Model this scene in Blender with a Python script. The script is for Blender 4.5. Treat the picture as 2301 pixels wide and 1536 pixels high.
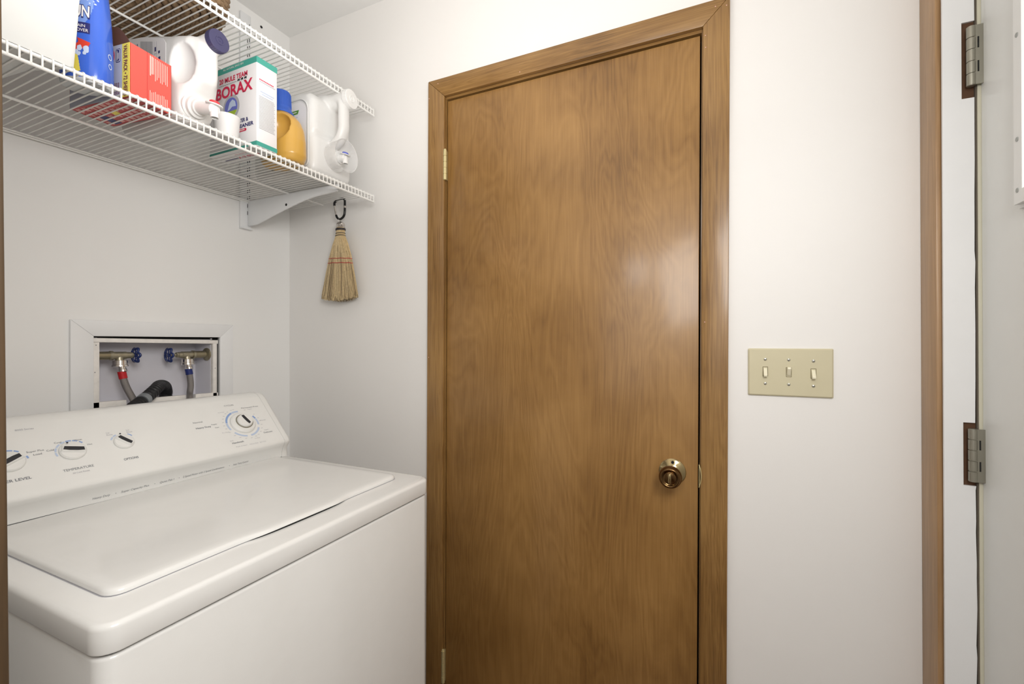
import bpy, bmesh, math, random
from mathutils import Vector, Matrix, noise as mnoise
random.seed(7)
for o in list(bpy.data.objects): bpy.data.objects.remove(o)
SC = bpy.context.scene
COL = SC.collection

# ------------------------------------------------------------------ camera, world, lights, exposure
cam_d = bpy.data.cameras.new('camera'); cam = bpy.data.objects.new('camera', cam_d); COL.objects.link(cam)
cam_d.sensor_width = 36.0; cam_d.lens = 1020/2301*36; cam_d.clip_start = 0.02
cam.location = (-1.25, -1.533, 1.25)
cam.rotation_euler = (math.radians(90), 0, math.radians(24.7-90))
SC.camera = cam

world = bpy.data.worlds.new('world'); SC.world = world; world.use_nodes = True
bgn = world.node_tree.nodes['Background']
bgn.inputs[0].default_value = (1.0, 0.975, 0.94, 1); bgn.inputs[1].default_value = 1.75

def area(name, loc, target, sx, sy, power, col):
    d = bpy.data.lights.new(name, 'AREA'); d.shape = 'RECTANGLE'; d.size = sx; d.size_y = sy
    d.energy = power; d.color = col
    o = bpy.data.objects.new(name, d); COL.objects.link(o); o.location = loc
    o.rotation_euler = (Vector(target)-Vector(loc)).to_track_quat('-Z', 'Y').to_euler()
    return o
area('room_light', (-2.05, -1.45, 2.08), (0, -1.2, 1.35), 0.28, 0.22, 3.3, (1, 0.97, 0.93))
area('entry_fill', (-1.22, -1.76, 1.72), (-0.45, -0.1, 1.10), 0.5, 0.5, 13.5, (1, 0.98, 0.945))  # added fill behind the camera, brightens the nook
area('bounce_fill', (-0.72, -0.92, 1.72), (-0.70, -0.86, 2.44), 0.4, 0.4, 5.0, (1, 0.97, 0.935))  # added fill turned upwards to brighten ceiling and walls

SC.view_settings.view_transform = 'Standard'; SC.view_settings.look = 'None'
SC.view_settings.gamma = 1.0; SC.view_settings.use_curve_mapping = False
SC.view_settings.exposure = -0.10

# ------------------------------------------------------------------ materials
def srgb(r, g, b):
    f = lambda c: (c/255/12.92) if c/255 <= 0.04045 else ((c/255+0.055)/1.055)**2.4
    return (f(r), f(g), f(b), 1)
def mat(name, col, rough=0.5, metal=0.0, coat=0.0, spec=0.5, bump=0.0, bscale=200.0, var=0.0, vscale=30.0, trans=0.0, alpha=1.0, ior=1.45):
    m = bpy.data.materials.new(name); m.use_nodes = True; nt = m.node_tree; b = nt.nodes['Principled BSDF']
    b.inputs['Base Color'].default_value = col; b.inputs['Roughness'].default_value = rough
    b.inputs['Metallic'].default_value = metal; b.inputs['Coat Weight'].default_value = coat
    b.inputs['Coat Roughness'].default_value = 0.12
    b.inputs['Specular IOR Level'].default_value = spec; b.inputs['IOR'].default_value = ior
    b.inputs['Transmission Weight'].default_value = trans; b.inputs['Alpha'].default_value = alpha
    tc = nt.nodes.new('ShaderNodeTexCoord')
    n = nt.nodes.new('ShaderNodeTexNoise'); n.inputs['Scale'].default_value = vscale; n.inputs['Detail'].default_value = 5
    nt.links.new(tc.outputs['Object'], n.inputs['Vector'])
    mx = nt.nodes.new('ShaderNodeMix'); mx.data_type = 'RGBA'
    v = max(var, 0.02)
    mx.inputs[6].default_value = tuple(c*(1-v) for c in col[:3])+(1,)
    mx.inputs[7].default_value = tuple(min(1, c*(1+v)) for c in col[:3])+(1,)
    nt.links.new(n.outputs['Fac'], mx.inputs[0]); nt.links.new(mx.outputs[2], b.inputs['Base Color'])
    if bump > 0:
        n2 = nt.nodes.new('ShaderNodeTexNoise'); n2.inputs['Scale'].default_value = bscale; n2.inputs['Detail'].default_value = 3
        nt.links.new(tc.outputs['Object'], n2.inputs['Vector'])
        bp = nt.nodes.new('ShaderNodeBump'); bp.inputs['Strength'].default_value = bump; bp.inputs['Distance'].default_value = 0.002
        nt.links.new(n2.outputs['Fac'], bp.inputs['Height']); nt.links.new(bp.outputs['Normal'], b.inputs['Normal'])
    return m

def wood(name, c_dark, c_mid, c_light, grain=(1, 14, 0.9), rough=0.38, coat=0.25, fig=0.5, axis='Z', sheets=False, line=0.35, depth=0.9, rings=9.0):
    """Grain runs along `axis` of object space; object faces -X."""
    m = bpy.data.materials.new(name); m.use_nodes = True; nt = m.node_tree; L = nt.links.new; N = nt.nodes.new
    b = nt.nodes['Principled BSDF']; b.inputs['Roughness'].default_value = rough
    b.inputs['Coat Weight'].default_value = coat; b.inputs['Coat Roughness'].default_value = 0.16
    tc = N('ShaderNodeTexCoord')
    mp = N('ShaderNodeMapping'); L(tc.outputs['Object'], mp.inputs['Vector'])
    s = {'Z': (grain[1], grain[1], grain[2]), 'Y': (grain[1], grain[2], grain[1])}[axis]
    mp.inputs['Scale'].default_value = s
    n1 = N('ShaderNodeTexNoise'); n1.inputs['Scale'].default_value = 1.0; n1.inputs['Detail'].default_value = 4; n1.inputs['Distortion'].default_value = 0.6
    L(mp.outputs[0], n1.inputs['Vector'])
    # contour lines of the broad noise give cathedral figure
    mul = N('ShaderNodeMath'); mul.operation = 'MULTIPLY'; mul.inputs[1].default_value = rings; L(n1.outputs['Fac'], mul.inputs[0])
    fr = N('ShaderNodeMath'); fr.operation = 'PINGPONG'; fr.inputs[1].default_value = 0.5; L(mul.outputs[0], fr.inputs[0])
    # fine fibres
    mp2 = N('ShaderNodeMapping'); L(tc.outputs['Object'], mp2.inputs['Vector'])
    mp2.inputs['Scale'].default_value = {'Z': (260, 260, 7), 'Y': (260, 7, 260)}[axis]
    n2 = N('ShaderNodeTexNoise'); n2.inputs['Scale'].default_value = 1.0; n2.inputs['Detail'].default_value = 3; L(mp2.outputs[0], n2.inputs['Vector'])
    # blotches in the stain
    n3 = N('ShaderNodeTexNoise'); n3.inputs['Scale'].default_value = 3.6; n3.inputs['Detail'].default_value = 6; L(tc.outputs['Object'], n3.inputs['Vector'])
    a1 = N('ShaderNodeMath'); a1.operation = 'MULTIPLY_ADD'; a1.inputs[1].default_value = fig; L(fr.outputs[0], a1.inputs[0])
    m2 = N('ShaderNodeMath'); m2.operation = 'MULTIPLY'; m2.inputs[1].default_value = line; L(n2.outputs['Fac'], m2.inputs[0]); L(m2.outputs[0], a1.inputs[2])
    a2 = N('ShaderNodeMath'); a2.operation = 'MULTIPLY_ADD'; a2.inputs[1].default_value = depth; L(n3.outputs['Fac'], a2.inputs[0]); L(a1.outputs[0], a2.inputs[2])
    src = a2
    if sheets:      # veneer leaves meet on vertical lines
        sp = N('ShaderNodeSeparateXYZ'); L(tc.outputs['Object'], sp.inputs[0])
        for yv, dv in ((-0.93, 0.05), (-1.17, -0.06), (-1.33, 0.05)):
            g = N('ShaderNodeMath'); g.operation = 'LESS_THAN'; g.inputs[1].default_value = yv; L(sp.outputs[1], g.inputs[0])
            ad = N('ShaderNodeMath'); ad.operation = 'MULTIPLY_ADD'; ad.inputs[1].default_value = dv; L(g.outputs[0], ad.inputs[0]); L(src.outputs[0], ad.inputs[2]); src = ad
    cr = N('ShaderNodeValToRGB'); L(src.outputs[0], cr.inputs['Fac'])
    e = cr.color_ramp.elements; e[0].position = 0.34; e[0].color = c_dark; e[1].position = 0.92; e[1].color = c_light
    k = cr.color_ramp.elements.new(0.60); k.color = c_mid
    L(cr.outputs['Color'], b.inputs['Base Color'])
    bp = N('ShaderNodeBump'); bp.inputs['Strength'].default_value = 0.12; bp.inputs['Distance'].default_value = 0.001
    L(n2.outputs['Fac'], bp.inputs['Height']); L(bp.outputs['Normal'], b.inputs['Normal'])
    rr = N('ShaderNodeMapRange'); rr.inputs[3].default_value = rough-0.07; rr.inputs[4].default_value = rough+0.1
    L(n3.outputs['Fac'], rr.inputs[0]); L(rr.outputs[0], b.inputs['Roughness'])
    return m

M = {}
M['wall'] = mat('wall_paint', (0.86, 0.845, 0.825, 1), 0.55, bump=0.05, bscale=120, var=0.01, vscale=3)
M['wall_b'] = mat('wall_paint_back', (0.86, 0.857, 0.845, 1), 0.5, bump=0.05, bscale=120, var=0.01, vscale=3)
M['ceil'] = mat('ceiling_paint', (0.84, 0.835, 0.82, 1), 0.7, bump=0.06, bscale=90)
M['trimw'] = mat('white_trim_paint', (0.83, 0.835, 0.84, 1), 0.4, bump=0.04, bscale=60, var=0.015)
M['oldtrim'] = mat('scuffed_white_paint', (0.82, 0.79, 0.75, 1), 0.55, var=0.15, vscale=60, bump=0.2, bscale=150)
M['boxback'] = mat('lilac_white_paint', (0.70, 0.69, 0.74, 1), 0.5, var=0.03, vscale=20)
M['floor'] = wood('floor_wood', srgb(66, 44, 26), srgb(96, 66, 40), srgb(120, 84, 52), grain=(1, 8, 0.8), axis='Y', coat=0.3)
M['door'] = wood('birch_veneer_stained', srgb(112, 78, 38), srgb(140, 102, 53), srgb(164, 124, 70), grain=(1, 5.0, 1.1), rough=0.42, coat=0.28, fig=0.26, sheets=True, line=0.40, depth=0.80, rings=20.0)
M['casing'] = wood('fir_casing_stained', srgb(92, 66, 33), srgb(130, 95, 51), srgb(158, 121, 70), grain=(1, 30, 1.2), rough=0.36, coat=0.25, fig=0.30, line=0.60, depth=0.7, rings=14.0)
M['casing_h'] = wood('fir_head_casing_stained', srgb(92, 66, 33), srgb(130, 95, 51), srgb(158, 121, 70), grain=(1, 30, 1.2), rough=0.36, coat=0.25, fig=0.30, axis='Y', line=0.60, depth=0.7, rings=14.0)
M['casing_shade'] = wood('shade_toned_casing', srgb(52, 38, 22), srgb(74, 55, 33), srgb(92, 70, 44), grain=(1, 26, 1.4), rough=0.5, coat=0.05, fig=0.3, line=0.4, depth=0.6)  # shade on the near board is put into this darker wood colour
M['casing_l'] = wood('light_casing_stained', srgb(146, 112, 74), srgb(170, 134, 94), srgb(186, 150, 108), grain=(1, 20, 1.2), rough=0.42, coat=0.15, fig=0.25, line=0.4, depth=0.6)
M['rawwood'] = mat('raw_wood', srgb(92, 64, 44), 0.8, var=0.25, vscale=80)
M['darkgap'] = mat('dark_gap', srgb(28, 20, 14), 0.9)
M['enamel'] = mat('washer_enamel', (0.80, 0.80, 0.785, 1), 0.22, coat=0.5, var=0.005)
M['plastic_w'] = mat('white_console_plastic', (0.80, 0.80, 0.78, 1), 0.32, coat=0.1)
M['gap'] = mat('black_gap', (0.012, 0.012, 0.012, 1), 0.9)
M['wire'] = mat('white_vinyl_wire', (0.86, 0.855, 0.83, 1), 0.32, coat=0.2)
M['wire_in'] = mat('wire_clip', (0.84, 0.83, 0.80, 1), 0.4)
M['bracket'] = mat('white_painted_steel', (0.80, 0.81, 0.82, 1), 0.35)
M['hdpe'] = mat('white_hdpe', (0.73, 0.73, 0.72, 1), 0.35, spec=0.5)
M['hdpe2'] = mat('cap_white', (0.80, 0.80, 0.79, 1), 0.3)
M['tub'] = mat('tub_white', (0.64, 0.65, 0.64, 1), 0.4)
M['navy'] = mat('navy_cap', srgb(62, 60, 92), 0.4)
M['red'] = mat('red_button', srgb(214, 60, 66), 0.4)
M['bluebtn'] = mat('blue_button', srgb(90, 100, 190), 0.4)
M['clear'] = mat('clear_cup', (0.93, 0.93, 0.93, 1), 0.15, alpha=0.30, spec=0.6)
M['frost'] = mat('frosted_cup', (0.88, 0.87, 0.87, 1), 0.35, alpha=0.72)
M['blue'] = mat('blue_bottle', srgb(58, 100, 204), 0.2, coat=0.5)
M['bluecap'] = mat('blue_cap', srgb(48, 88, 180), 0.35)
M['greybase'] = mat('grey_base', srgb(196, 200, 202), 0.4, var=0.1, vscale=40)
M['yellow'] = mat('mustard_bottle', srgb(202, 158, 74), 0.3, coat=0.3)
M['card_w'] = mat('white_card', (0.80, 0.79, 0.80, 1), 0.45)
M['card_g'] = mat('grey_card', srgb(190, 192, 205), 0.45)
M['card_red'] = mat('red_card', srgb(222, 88, 78), 0.45)
M['card_dred'] = mat('deep_red_card', srgb(190, 66, 66), 0.45)
M['card_brown'] = mat('brown_card', srgb(98, 64, 50), 0.85, var=0.08)
M['teal'] = mat('teal_print', srgb(70, 160, 146), 0.45)
M['yprint'] = mat('yellow_print', srgb(244, 226, 92), 0.45)
M['p_red'] = mat('crimson_print', srgb(206, 40, 78), 0.45)
M['p_navy'] = mat('navy_print', srgb(42, 44, 104), 0.45)
M['p_plum'] = mat('plum_print', srgb(110, 34, 60), 0.45)
M['p_black'] = mat('black_print', srgb(40, 40, 44), 0.45)
M['p_grey'] = mat('grey_print', srgb(120, 122, 128), 0.45)
M['p_lgrey'] = mat('pale_grey_print', srgb(176, 176, 182), 0.45)
M['p_white'] = mat('white_print', srgb(240, 236, 232), 0.45)
M['p_pink'] = mat('pink_print', srgb(236, 190, 182), 0.45)
M['p_sky'] = mat('sky_print', srgb(104, 112, 190), 0.45)
M['p_green'] = mat('green_print', srgb(160, 186, 60), 0.45)
M['p_dgreen'] = mat('deep_green_print', srgb(84, 140, 50), 0.45)
M['p_lblue'] = mat('pale_blue_print', srgb(188, 202, 226), 0.45)
M['p_mblue'] = mat('mid_blue_print', srgb(142, 168, 214), 0.45)
M['p_bubble'] = mat('bubble_print', srgb(120, 150, 214), 0.4)
M['p_orange'] = mat('arrow_print', srgb(206, 62, 44), 0.4)
M['p_yellow'] = mat('cloth_print', srgb(222, 204, 84), 0.4)
M['p_lav'] = mat('lavender_print', srgb(176, 180, 222), 0.4)
M['brass'] = mat('satin_brass', srgb(196, 176, 130), 0.3, metal=1.0)
M['oldbrass'] = mat('antique_brass', srgb(176, 158, 118), 0.14, metal=1.0)
M['knobface'] = mat('dark_bronze', srgb(112, 86, 56), 0.16, metal=1.0)
M['hbrass'] = mat('painted_brass', srgb(214, 200, 150), 0.35, metal=0.5)
M['nickel'] = mat('brushed_nickel', srgb(160, 157, 145), 0.35, metal=0.9)
M['chrome'] = mat('chrome', srgb(215, 210, 205), 0.18, metal=1.0)
M['rough_brass'] = mat('weathered_brass', srgb(172, 166, 146), 0.42, metal=0.85, var=0.25, vscale=120)
M['pipe'] = mat('tarnished_pipe', srgb(160, 152, 128), 0.35, metal=0.85, var=0.2, vscale=60)
M['braid'] = mat('steel_braid', srgb(150, 145, 142), 0.4, metal=0.8, bump=0.8, bscale=900)
M['wheel'] = mat('blue_enamel', srgb(30, 48, 104), 0.35, coat=0.3)
M['bandr'] = mat('red_band', srgb(190, 30, 38), 0.5)
M['bandb'] = mat('blue_band', srgb(30, 44, 110), 0.5)
M['rubber'] = mat('black_rubber', srgb(34, 34, 36), 0.45)
M['clamp'] = mat('grey_clamp', srgb(150, 155, 160), 0.35, metal=0.5)
M['almond'] = mat('almond_plastic', srgb(206, 198, 168), 0.38, var=0.01)
M['ivory'] = mat('ivory_toggle', srgb(236, 230, 204), 0.3)
M['slotm'] = mat('slot_shadow', srgb(112, 100, 66), 0.5)
M['straw'] = mat('broom_straw', srgb(222, 200, 158), 0.7, var=0.3, vscale=180)
M['straw2'] = mat('broom_straw_dirty', srgb(150, 130, 102), 0.75, var=0.4, vscale=150)
M['thread_r'] = mat('red_thread', srgb(190, 40, 60), 0.6)
M['thread_k'] = mat('dark_wire', srgb(60, 56, 58), 0.5)
M['blackm'] = mat('black_anodised', srgb(18, 18, 20), 0.3)
M['wicker'] = mat('dark_wicker', srgb(132, 108, 82), 0.75, var=0.7, vscale=220, bump=0.5, bscale=400)
M['doorw'] = mat('white_door_paint', (0.80, 0.815, 0.80, 1), 0.38, coat=0.1)
M['litew'] = mat('white_lite_frame', (0.84, 0.855, 0.85, 1), 0.35)
M['glass'] = mat('window_glass', (0.95, 0.98, 1.0, 1), 0.02, alpha=0.25, spec=0.6)
M['beige'] = mat('beige_weatherstrip', srgb(204, 200, 180), 0.6)
M['seamgrey'] = mat('shaded_gap', srgb(92, 84, 74), 0.8)
M['screw'] = mat('zinc_screw', srgb(190, 188, 176), 0.3, metal=0.8)
M['plug'] = mat('grey_plug', srgb(165, 168, 165), 0.5)

# ------------------------------------------------------------------ helpers
def link(o): COL.objects.link(o); return o
def base_offset(p):
    return Vector(p.get('_o', (0, 0, 0))) if p is not None else Vector((0, 0, 0))
def mobj(name, me, m, parent=None, smooth=None, xf=None):
    if isinstance(me, bmesh.types.BMesh):
        bm = me; bmesh.ops.recalc_face_normals(bm, faces=bm.faces[:]) if not bm.faces or True else None
        me = bpy.data.meshes.new(name); bm.to_mesh(me); bm.free()
    if xf is not None:
        for v in me.vertices: v.co = xf(v.co)
    if m is not None:
        me.materials.clear(); me.materials.append(m)
    if smooth is not None:
        me.polygons.foreach_set('use_smooth', [True]*len(me.polygons))
        if smooth < 3: me.set_sharp_from_angle(angle=smooth)
    o = link(bpy.data.objects.new(name, me))
    if parent is not None: attach(o, parent)
    return o
def world_offset(o):
    v = Vector((0, 0, 0))
    while o is not None: v += o.location; o = o.parent
    return v
def attach(o, parent):
    """child keeps world coordinates"""
    o.parent = parent; o.matrix_parent_inverse = Matrix.Translation(-parent_total(parent))
def parent_total(p):
    # all our parents are pure translations; meshes built in world coordinates sit at 0
    t = Vector(p.location)
    if p.parent is not None:
        t = p.matrix_parent_inverse.translation + p.location + parent_total(p.parent)
    return t
def tag(o, label=None, cat=None, group=None, kind=None):
    if label: o['label'] = label
    if cat: o['category'] = cat
    if group: o['group'] = group
    if kind: o['kind'] = kind
    return o
def thing(name, loc, label=None, cat=None, group=None, kind=None):
    e = link(bpy.data.objects.new(name, None)); e.location = loc; e.empty_display_size = 0.05
    return tag(e, label, cat, group, kind)

def box_bm(x0, x1, y0, y1, z0, z1, bev=0.0, seg=2, bm=None):
    own = bm is None; b = bmesh.new()
    r = bmesh.ops.create_cube(b, size=1.0)
    for v in b.verts:
        v.co = Vector(((x0+x1)/2+v.co.x*(x1-x0), (y0+y1)/2+v.co.y*(y1-y0), (z0+z1)/2+v.co.z*(z1-z0)))
    if bev > 0: bmesh.ops.bevel(b, geom=b.edges[:], offset=bev, segments=seg, affect='EDGES', profile=0.5)
    if own: return b
    merge(bm, b); return bm
def merge(dst, src):
    me = bpy.data.meshes.new('_t'); src.to_mesh(me); src.free(); dst.from_mesh(me); bpy.data.meshes.remove(me)
    return dst
def box(name, x0, x1, y0, y1, z0, z1, m, parent=None, bev=0.0, seg=2, xf=None, smooth=None):
    return mobj(name, box_bm(x0, x1, y0, y1, z0, z1, bev, seg), m, parent, smooth if smooth is not None else (0.6 if bev > 0 else None), xf)

def frames(pts, closed=False):
    pts = [Vector(p) for p in pts]; n = len(pts); T = []
    for i in range(n):
        if closed: t = pts[(i+1) % n]-pts[(i-1) % n]
        else: t = pts[min(i+1, n-1)]-pts[max(i-1, 0)]
        T.append(t.normalized())
    up = Vector((0, 0, 1)) if abs(T[0].z) < 0.9 else Vector((1, 0, 0))
    u = (up-T[0]*up.dot(T[0])).normalized(); out = []
    for i in range(n):
        u = (u-T[i]*u.dot(T[i])).normalized(); out.append((pts[i], u, T[i].cross(u)))
    return out
def tube_bm(pts, r, n=10, closed=False, rad=None, cap=True, bm=None, flat=1.0):
    b = bm if bm is not None else bmesh.new(); fr = frames(pts, closed); rings = []
    for i, (p, u, w) in enumerate(fr):
        ri = r(i) if callable(r) else r
        ring = []
        for k in range(n):
            a = 2*math.pi*k/n; rr = ri*(rad(i, a) if rad else 1)
            ring.append(b.verts.new(p+u*math.cos(a)*rr+w*math.sin(a)*rr*flat))
        rings.append(ring)
    m = len(rings)
    for i in range(m if closed else m-1):
        A, B = rings[i], rings[(i+1) % m]
        for k in range(n): b.faces.new((A[k], A[(k+1) % n], B[(k+1) % n], B[k]))
    if cap and not closed:
        b.faces.new(rings[0]); b.faces.new(rings[-1])
    return b
def tube(name, pts, r, m, parent=None, n=10, closed=False, rad=None, smooth=1.0, xf=None, flat=1.0):
    return mobj(name, tube_bm(pts, r, n, closed, rad, flat=flat), m, parent, smooth, xf)
def lathe_bm(prof, origin, axis, n=32, bm=None, cap=True):
    """prof: (distance along axis, radius)"""
    b = bm if bm is not None else bmesh.new()
    ax = Vector(axis).normalized(); up = Vector((0, 0, 1)) if abs(ax.z) < 0.9 else Vector((1, 0, 0))
    u = (up-ax*up.dot(ax)).normalized(); w = ax.cross(u); O = Vector(origin); rings = []
    for d, r in prof:
        rings.append([b.verts.new(O+ax*d+(u*math.cos(2*math.pi*k/n)+w*math.sin(2*math.pi*k/n))*r) for k in range(n)])
    for A, B in zip(rings, rings[1:]):
        for k in range(n): b.faces.new((A[k], A[(k+1) % n], B[(k+1) % n], B[k]))
    if cap: b.faces.new(rings[0]); b.faces.new(rings[-1])
    return b
def lathe(name, prof, origin, axis, m, parent=None, n=32, smooth=0.6, xf=None, cap=True):
    return mobj(name, lathe_bm(prof, origin, axis, n, cap=cap), m, parent, smooth, xf)
def prism_bm(poly, axis, a, b_, bm=None):
    """poly in the two other axes (order: X->(y,z), Y->(x,z), Z->(x,y)), extruded from a to b_"""
    b = bm if bm is not None else bmesh.new()
    def P(p, h):
        return {'X': Vector((h, p[0], p[1])), 'Y': Vector((p[0], h, p[1])), 'Z': Vector((p[0], p[1], h))}[axis]
    A = [b.verts.new(P(p, a)) for p in poly]; B = [b.verts.new(P(p, b_)) for p in poly]
    b.faces.new(A); b.faces.new(B); n = len(poly)
    for k in range(n): b.faces.new((A[k], A[(k+1) % n], B[(k+1) % n], B[k]))
    return b
def prism(name, poly, axis, a, b_, m, parent=None, bev=0.0, smooth=None, xf=None, seg=2):
    b = prism_bm(poly, axis, a, b_)
    if bev > 0:
        bmesh.ops.recalc_face_normals(b, faces=b.faces[:])
        es = [e for e in b.edges if len(e.link_faces) == 2 and e.calc_face_angle(0) > 0.5]
        bmesh.ops.bevel(b, geom=es, offset=bev, segments=seg, affect='EDGES', profile=0.5)
        smooth = 0.6 if smooth is None else smooth
    return mobj(name, b, m, parent, smooth, xf)
def rrect(x0, x1, y0, y1, r, n=6):
    pts = []
    rs = r if isinstance(r, (tuple, list)) else (r,)*4
    for (cx, cy, a0, rr) in ((x1, y1, 0, rs[0]), (x0, y1, 90, rs[1]), (x0, y0, 180, rs[2]), (x1, y0, 270, rs[3])):
        sx = -1 if cx == x1 else 1; sy = -1 if cy == y1 else 1
        for k in range(n+1):
            a = math.radians(a0+90*k/n)
            pts.append((cx+sx*rr+rr*math.cos(a), cy+sy*rr+rr*math.sin(a)))
    return pts
def patch(name, poly, O, X, Y, m, parent, h=0.0004, xf=None):
    """flat printed shape: poly in (x, y) mm-like units along X, Y from O, with a hair of thickness"""
    O, X, Y = Vector(O), Vector(X), Vector(Y); Nn = X.cross(Y)
    b = bmesh.new()
    A = [b.verts.new(O+X*p[0]+Y*p[1]) for p in poly]; B = [b.verts.new(O+X*p[0]+Y*p[1]+Nn*h) for p in poly]
    b.faces.new(B); n = len(poly)
    for k in range(n): b.faces.new((A[k], A[(k+1) % n], B[(k+1) % n], B[k]))
    return mobj(name, b, m, parent, None, xf)
def bars(name, rects, O, X, Y, m, parent, h=0.0004, xf=None):
    O, X, Y = Vector(O), Vector(X), Vector(Y); Nn = X.cross(Y); b = bmesh.new()
    for (x0, x1, y0, y1) in rects:
        q = [b.verts.new(O+X*x+Y*y+Nn*h) for x, y in ((x0, y0), (x1, y0), (x1, y1), (x0, y1))]
        b.faces.new(q)
    return mobj(name, b, m, parent, None, xf)

TEXTS = []
def text(body, O, X, Y, size, m, parent, width=None, align='LEFT', h=0.0006, xf=None, name='lettering', shear=0.0, bold=0.0, spacing=1.0):
    cu = bpy.data.curves.new('txt', 'FONT'); cu.body = body; cu.size = size; cu.align_x = align; cu.shear = shear
    cu.offset = bold; cu.space_line = spacing; cu.resolution_u = 3
    ob = link(bpy.data.objects.new('_txt', cu))
    TEXTS.append((ob, Vector(O), Vector(X).normalized(), Vector(Y).normalized(), m, parent, width, h, xf, name, align))
def flush_texts():
    bpy.context.view_layer.update(); dg = bpy.context.evaluated_depsgraph_get(); out = []
    for t in TEXTS: out.append(bpy.data.meshes.new_from_object(t[0].evaluated_get(dg)))
    for (ob, O, X, Y, m, parent, width, h, xf, name, align), me in zip(TEXTS, out):
        xs = [v.co.x for v in me.vertices]; k = 1.0
        if width and xs and max(xs) > min(xs): k = width/(max(xs)-min(xs))
        Nn = X.cross(Y)
        for v in me.vertices: v.co = O+X*(v.co.x*k)+Y*v.co.y+Nn*h
        cu = ob.data; bpy.data.objects.remove(ob); bpy.data.curves.remove(cu)
        o = mobj(name, me, m, parent, None, xf)
    TEXTS.clear()

def remeshed(bm, voxel, smooth_it, name, m, parent, fac=0.6):
    me = bpy.data.meshes.new('_r'); bmesh.ops.recalc_face_normals(bm, faces=bm.faces[:]); bm.to_mesh(me); bm.free()
    ob = link(bpy.data.objects.new('_r', me))
    md = ob.modifiers.new('r', 'REMESH'); md.mode = 'VOXEL'; md.voxel_size = voxel
    sm = ob.modifiers.new('s', 'SMOOTH'); sm.iterations = smooth_it; sm.factor = fac
    dg = bpy.context.evaluated_depsgraph_get(); out = bpy.data.meshes.new_from_object(ob.evaluated_get(dg))
    bpy.data.objects.remove(ob); bpy.data.meshes.remove(me)
    out.name = name
    return mobj(name, out, m, parent, 3.2)
def bez(pts, n=8):
    """Catmull-Rom through points"""
    P = [Vector(p) for p in pts]; P = [P[0]*2-P[1]]+P+[P[-1]*2-P[-2]]; out = []
    for i in range(1, len(P)-2):
        for k in range(n):
            t = k/n; a, b, c, d = P[i-1:i+3]
            out.append(0.5*((2*b)+(c-a)*t+(2*a-5*b+4*c-d)*t*t+(3*b-a-3*c+d)*t**3))
    out.append(P[-2]); return out

XR, YR, ZU = Vector((1, 0, 0)), Vector((0, -1, 0)), Vector((0, 0, 1))   # reading directions

# ------------------------------------------------------------------ room shell
H = 2.44
tag(box('floor', -3.6, 0.12, -2.05, 0.2, -0.05, 0.0, M['floor']), kind='structure')
tag(box('ceiling', -3.6, 0.12, -2.05, 0.2, H, H+0.05, M['ceil']), kind='structure')
def wall_with_hole(name, axis, a, b_, u0, u1, hu0, hu1, hz0, hz1, m):
    bm = bmesh.new()
    def bb(p0, p1, z0, z1):
        if p1-p0 < 1e-6 or z1-z0 < 1e-6: return
        if axis == 'X': box_bm(a, b_, p0, p1, z0, z1, bm=bm)
        else: box_bm(p0, p1, a, b_, z0, z1, bm=bm)
    bb(u0, hu0, 0, H); bb(hu1, u1, 0, H); bb(hu0, hu1, 0, hz0); bb(hu0, hu1, hz1, H)
    return tag(mobj(name, bm, m), kind='structure')
wall_with_hole('wall_back', 'Y', 0.0, 0.12, -3.6, 0.0, -0.618, -0.270, 1.055, 1.270, M['wall_b'])
wall_with_hole('wall_right', 'X', 0.0, 0.12, -2.0, 0.12, -1.508, -0.700, 0.0, 2.052, M['wall'])
wall_with_hole('wall_front', 'Y', -2.05, -1.932, -3.6, 0.0, -1.03, -0.0655, 0.0, 2.06, M['wall'])
wall_with_hole('wall_far_baffle', 'X', -3.6, -3.5, -2.0, 0.12, -1.75, -0.25, 0.85, 2.35, M['wall'])  # unseen wall added to block low light; opening lets the higher light in
w = mobj('wall_left', box_bm(-1.62, -1.137, -1.095, 0.0, 0, H), M['wall']); tag(w, kind='structure')
lathe('screw_hole', [(0, 0.0045), (0.001, 0.0045)], (-0.121, -0.0012, 2.405), (0, -1, 0), M['gap'], bpy.data.objects['wall_back'], n=16)

# wood trim at the near corner of the nook (the camera looks past it)
def xf_near(c): return Vector((c.x+0.008*(1.25-c.z), c.y, c.z))
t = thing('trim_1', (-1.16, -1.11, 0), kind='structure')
box('casing_board', -1.215, -1.1182, -1.108, -1.095, 0, H, M['casing_shade'], t, bev=0.002, xf=xf_near)

# ------------------------------------------------------------------ wooden door on the right wall
def xf_door(c): return Vector((c.x, c.y+0.0046*(2.1-c.z), c.z))
d1 = thing('door_1', (0, -1.1, 0), kind='structure')
slab = box('door_slab', 0.001, 0.036, -1.4855, -0.7285, 0.012, 2.030, M['door'], d1, bev=0.0015, xf=xf_door)
# jamb: two sides and head, with rabbet stop behind the slab
box('jamb', 0.0, 0.115, -0.7255, -0.705, 0, 2.052, M['casing'], d1, xf=xf_door)
box('jamb', 0.0, 0.115, -1.506, -1.4895, 0, 2.052, M['casing'], d1, xf=xf_door)
box('head_jamb', 0.0, 0.115, -1.4895, -0.7255, 2.036, 2.052, M['casing_h'], d1, xf=xf_door)
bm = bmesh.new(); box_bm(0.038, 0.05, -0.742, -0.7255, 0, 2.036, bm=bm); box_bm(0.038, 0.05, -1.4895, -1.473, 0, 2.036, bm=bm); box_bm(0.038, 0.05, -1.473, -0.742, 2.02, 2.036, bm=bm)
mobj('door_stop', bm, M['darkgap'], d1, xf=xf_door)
box('dark_backing', 0.085, 0.09, -1.4895, -0.7255, 0.0, 2.036, M['darkgap'], d1, xf=xf_door)
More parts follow.
